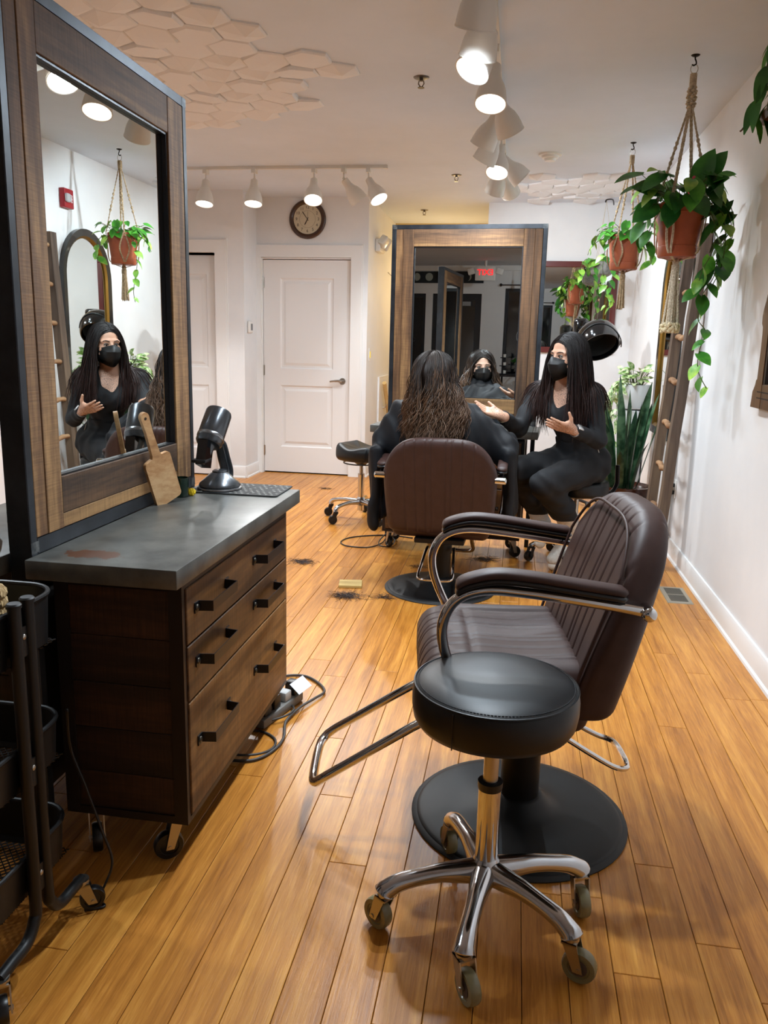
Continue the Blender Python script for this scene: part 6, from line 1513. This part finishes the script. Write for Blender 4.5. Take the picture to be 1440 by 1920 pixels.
# watch on the left wrist
wd = (wrL-elL)/np.linalg.norm(wrL-elL); wc_ = wrL-wd*.004-A(O); wm_ = aim(tuple(wc_), tuple(wd))
MB().lathe([(.031, -.012), (.033, -.011), (.033, .011), (.031, .012)], 28, wm_).build('watch_strap', mat('grey_strap', '8d9296', .5), sty)
wn = A([-.35, -.75, .45]); wn = wn-wd*(wn@wd); wn /= np.linalg.norm(wn); MB().rbox(-.019, .019, -.017, .017, -.004, .006, .004, 2, oriented(tuple(wc_+wn*.034), Vector(wd), Vector(np.cross(wn, wd)), Vector(wn))).build('watch_case', mat('watch_silver', 'c8cacc', .2, .8), sty)
wd2 = (wrR-elR)/np.linalg.norm(wrR-elR); MB().lathe([(.030, -.006), (.0325, -.005), (.0325, .005), (.030, .006)], 24, aim(tuple(wrR-A(O)+wd2*.005), tuple(wd2))).build('bracelet', mat('beaded_bracelet', 'b8a98c', .6), sty)
face_parts(sty, Lh, HR, O, 'iris_brown', 'brow_dark'); mask(sty, Lh, O)
# hair
HAIR1 = hair_mat('stylist_hair', '130c0a', '2a1510', .55, 1.25)
clothed = SDF(); clothed.p = [q for q in body.p]
capS = SDF(); capS.ell(Lh(-.018, 0, .038), (.101, .082, .094), HR, .02).cap(Lh(-.055, 0, .0), Lh(-.06, 0, -.06), .062, .055, .03)
def cap_fn(P, d):     # open over the face
    X = (P-hc)@HR.T; return np.maximum(d, .012-((X[:, 2]*.62-X[:, 0]+.042)*.7))
capS.build('hair_cap', .005, HAIR1, sty, fn=cap_fn, origin=O)
def hair_style(seed, n, c, R, collide, face_guard, side_w, nseg, step, cl0, cl1, lmin, lmax, grav, up, xmax=.075, sgn=None, ysd=.036):
    g = np.random.default_rng(seed); xr = g.uniform(-.105, xmax, n); side = np.sign(g.uniform(-1, 1, n)); yr = side*np.abs(g.normal(0, ysd, n))
    yr = np.clip(yr, -.075, .075); a2, b2, c2 = .104, .086, .097; q = 1-((xr+.018)/a2)**2-(yr/b2)**2; ok = q > .03; xr, yr, side, q = xr[ok], yr[ok], side[ok], q[ok]; n = len(xr)
    rz = np.sqrt(q)*c2; nrm = np.stack([(xr+.018)/a2**2, yr/b2**2, rz/c2**2], 1); nrm /= np.linalg.norm(nrm, axis=1, keepdims=True)
    back = np.clip((.045-xr)/.11, 0, 1.3); d = np.stack([-back*1.2-.30*(back < .15), side*(side_w-.45*np.clip(back, 0, 1)), -np.ones(n)*.15], 1)
    d -= nrm*(d*nrm).sum(1, keepdims=True); d /= np.linalg.norm(d, axis=1, keepdims=True)
    roots = c+xr[:, None]*R[0]+yr[:, None]*R[1]+(rz+.036)[:, None]*R[2]; dirs = d@R
    S2 = SDF(); S2.p = list(collide)
    for ce, rr in face_guard: S2.ell(ce, rr, R, .01)
    rn = np.cumsum(g.normal(0, .05, (n, nseg, 3)), 1)*.10; lens = g.uniform(lmin, lmax, n); f = g.uniform(0, 1, n)
    P = roots.copy(); D = dirs; out = [P.copy()]; e = .004; st = step*lens
    for i in range(nseg):
        clear = cl0*(.25+.75*f)+(cl1-cl0)*f*min(1, i/(nseg*.6))
        D = D*.80+np.array([0, 0, -grav])+rn[:, i]; D /= np.linalg.norm(D, axis=1, keepdims=True); Q = P+D*st[:, None]
        dd = S2.eval(Q); m = dd < clear
        if m.any():
            qv = Q[m]; gr = np.stack([S2.eval(qv+np.eye(3)[a_]*e)-S2.eval(qv-np.eye(3)[a_]*e) for a_ in range(3)], 1); gr /= np.maximum(np.linalg.norm(gr, axis=1, keepdims=True), 1e-9)
            Q[m] = qv+gr*(clear[m]-dd[m])[:, None]
        D = Q-P; D /= np.maximum(np.linalg.norm(D, axis=1, keepdims=True), 1e-9); P = Q; out.append(P.copy())
    return np.stack(out, 1), g
headp = [q for q in body.p[len(torso.p)+len(arms.p)+len(legs.p):]]
skull1 = SDF(); skull1.ell(Lh(-.018, 0, .036), (.100, .081, .093), HR, .02).cap(Lh(-.04, 0, -.03), neck, .058, .055, .03)
paths, g = hair_style(10, 2100, hc, HR, skull1.p+torso.p+arms.p[:1]+arms.p[2:3], [(Lh(.075, 0, -.045), (.085, .078, .12)), (CH+tf[0]*.03+A([.0, 0, -.01]), (.08, .064, .13))], 1.15, 34, .0158, .006, .022, .70, 1.08, .22, 0, .068)
hair_mesh('hair', sty, HAIR1, paths, .0017, O)
# ------------------------------------------------------------------ the client
O2 = (-.345, 4.15, 0)
cli = thing('person', 'client with long wavy brown hair in a black cape, seen from behind', 'person', O2)
hc2 = A([-.400, 4.115, 1.118]); H2 = frame((.33, .94, -.02)); nk2 = A([-.395, 4.125, .97])
cb_ = SDF(); shL2, shR2 = A([-.565, 4.20, .895]), A([-.235, 4.20, .875])
cb_.cap((-.35, 4.20, .53), (-.37, 4.20, .75), .12, .11, .05).ell((-.39, 4.20, .84), (.17, .09, .12), None, .05).cap(nk2, (-.39, 4.18, .90), .055, .08, .05)
for sh, el, hn in ((shL2, A([-.635, 4.21, .69]), A([-.53, 4.42, .655])), (shR2, A([-.075, 4.21, .70]), A([-.18, 4.42, .66]))): cb_.cap(nk2+A([0, 0, -.04]), sh, .06, .055, .05).cap(sh, el, .055, .045, .03).cap(el, hn, .042, .032, .02)
for hp, kn, an in ((A([-.44, 4.2, .545]), A([-.45, 4.60, .53]), A([-.42, 4.66, .20])), (A([-.26, 4.2, .545]), A([-.23, 4.60, .53]), A([-.27, 4.66, .20]))): cb_.cap(hp, kn, .085, .06, .04).cap(kn, an, .055, .036, .03)
L2 = add_head(cb_, hc2, H2, nk2)
for hn, sg in ((A([-.53, 4.42, .655]), 1), (A([-.18, 4.42, .66]), -1)): add_hand(cb_, hn, (.25*sg, 1, -.1), (0, 0, -1), sg, (.2, .2, .2, .2))
cb_.build('body', .0055, skin_mat('client_skin', 'd3ab95', []), cli, origin=O2)
cape = SDF(); cape.p = list(cb_.p[:2])
cape.cap(nk2+A([0, 0, -.035]), shL2, .08, .065, .06).cap(nk2+A([0, 0, -.035]), shR2, .08, .065, .06).cap(nk2+A([0, 0, .0]), nk2+A([0, 0, -.06]), .066, .10, .03)
cape.cap(shL2, (-.655, 4.20, .775), .075, .055, .06).cap(shR2, (-.045, 4.20, .765), .075, .058, .06).cap((-.36, 4.27, .80), (-.34, 4.52, .62), .18, .16, .08).ell((-.355, 4.30, .74), (.345, .19, .19), None, .08)
cape.cap((-.655, 4.20, .775), (-.60, 4.46, .73), .055, .06, .05).cap((-.045, 4.20, .765), (-.10, 4.46, .73), .058, .06, .05)
cape.cap((-.45, 4.60, .58), (-.23, 4.60, .58), .10, None, .06)
for x, y, z0 in [(-.69-.006*(i % 2), 4.08+.045*i, .345+.01*(i % 3)) for i in range(9)]+[(-.005+.006*(i % 2), 4.10+.045*i, .41+.01*(i % 3)) for i in range(9)]: cape.cap((x, y, .74), (x+(-.012 if x < -.3 else .012), y, z0), .018, .016, .03)
for x in (-.5, -.36, -.2): cape.cap((x, 4.66, .58), (x, 4.70, .32), .05, .05, .05)
def cape_fn(P, d):
    w_ = np.sin(P[:, 0]*34+5*P[:, 2]+2*np.sin(P[:, 1]*14))*np.cos(P[:, 1]*29+P[:, 2]*13)
    return d-.010*w_-.005*np.sin(P[:, 0]*70+P[:, 1]*40+P[:, 2]*22)
cape.build('cape', .008, mat('black_cape_nylon', '0b0d12', .68, spec=.3, bump=((30, 30, 30), .3, .004)), cli, off=.012, fn=cape_fn, origin=O2)
face_parts(cli, L2, H2, O2, 'iris_hazel', 'brow_brown'); mask(cli, L2, O2)
HAIR2 = hair_mat('client_hair', '1b110c', '5d4330', .60, 1.40, .45)
cap2 = SDF(); cap2.ell(L2(-.02, 0, .036), (.104, .087, .097), H2, .02).cap(L2(-.05, 0, .0), L2(-.055, 0, -.07), .068, .062, .03)
def cap_fn2(P, d):
    X = (P-hc2)@H2.T; return np.maximum(d, .012-((X[:, 2]*.62-X[:, 0]+.042)*.7))
cap2.build('hair_cap', .005, HAIR2, cli, fn=cap_fn2, origin=O2)
skull2 = SDF(); skull2.ell(L2(-.02, 0, .036), (.102, .085, .095), H2, .02).cap(L2(-.045, 0, -.03), nk2, .064, .06, .03)
paths, g = hair_style(22, 2700, hc2, H2, skull2.p, [(L2(.08, 0, -.045), (.08, .075, .12)), (hc2+A([.0, -.0, -.10]), (.09, .11, .10)), (hc2+A([.0, .02, -.19]), (.105, .14, .13))], .95, 34, .0126, .006, .036, .80, 1.08, .26, 0, .075, None, .042)
n = len(paths)
# loose waves growing towards the ends, in phase by lock
tt = np.linspace(0, 1, 35); key = np.floor((paths[:, 20, 0]-paths[:, 20, 0].min())/.022)*31+np.floor((paths[:, 20, 1]-paths[:, 20, 1].min())/.03); lock = (key.astype(int)*7) % 97; phs = g.uniform(0, 2*PI, 97)[lock]+g.normal(0, .25, n); frq = g.uniform(17, 27, 97)[lock]; amp = g.uniform(.010, .019, 97)[lock]
wv_ = (np.clip(tt-.22, 0, 1)**1.1)[None]*amp[:, None]*1.6
paths[:, :, 0] += wv_*np.sin(phs[:, None]+frq[:, None]*tt[None]); paths[:, :, 1] += wv_*np.cos(phs[:, None]+frq[:, None]*tt[None])*.8
hair_mesh('hair', cli, HAIR2, paths, .0018, O2)
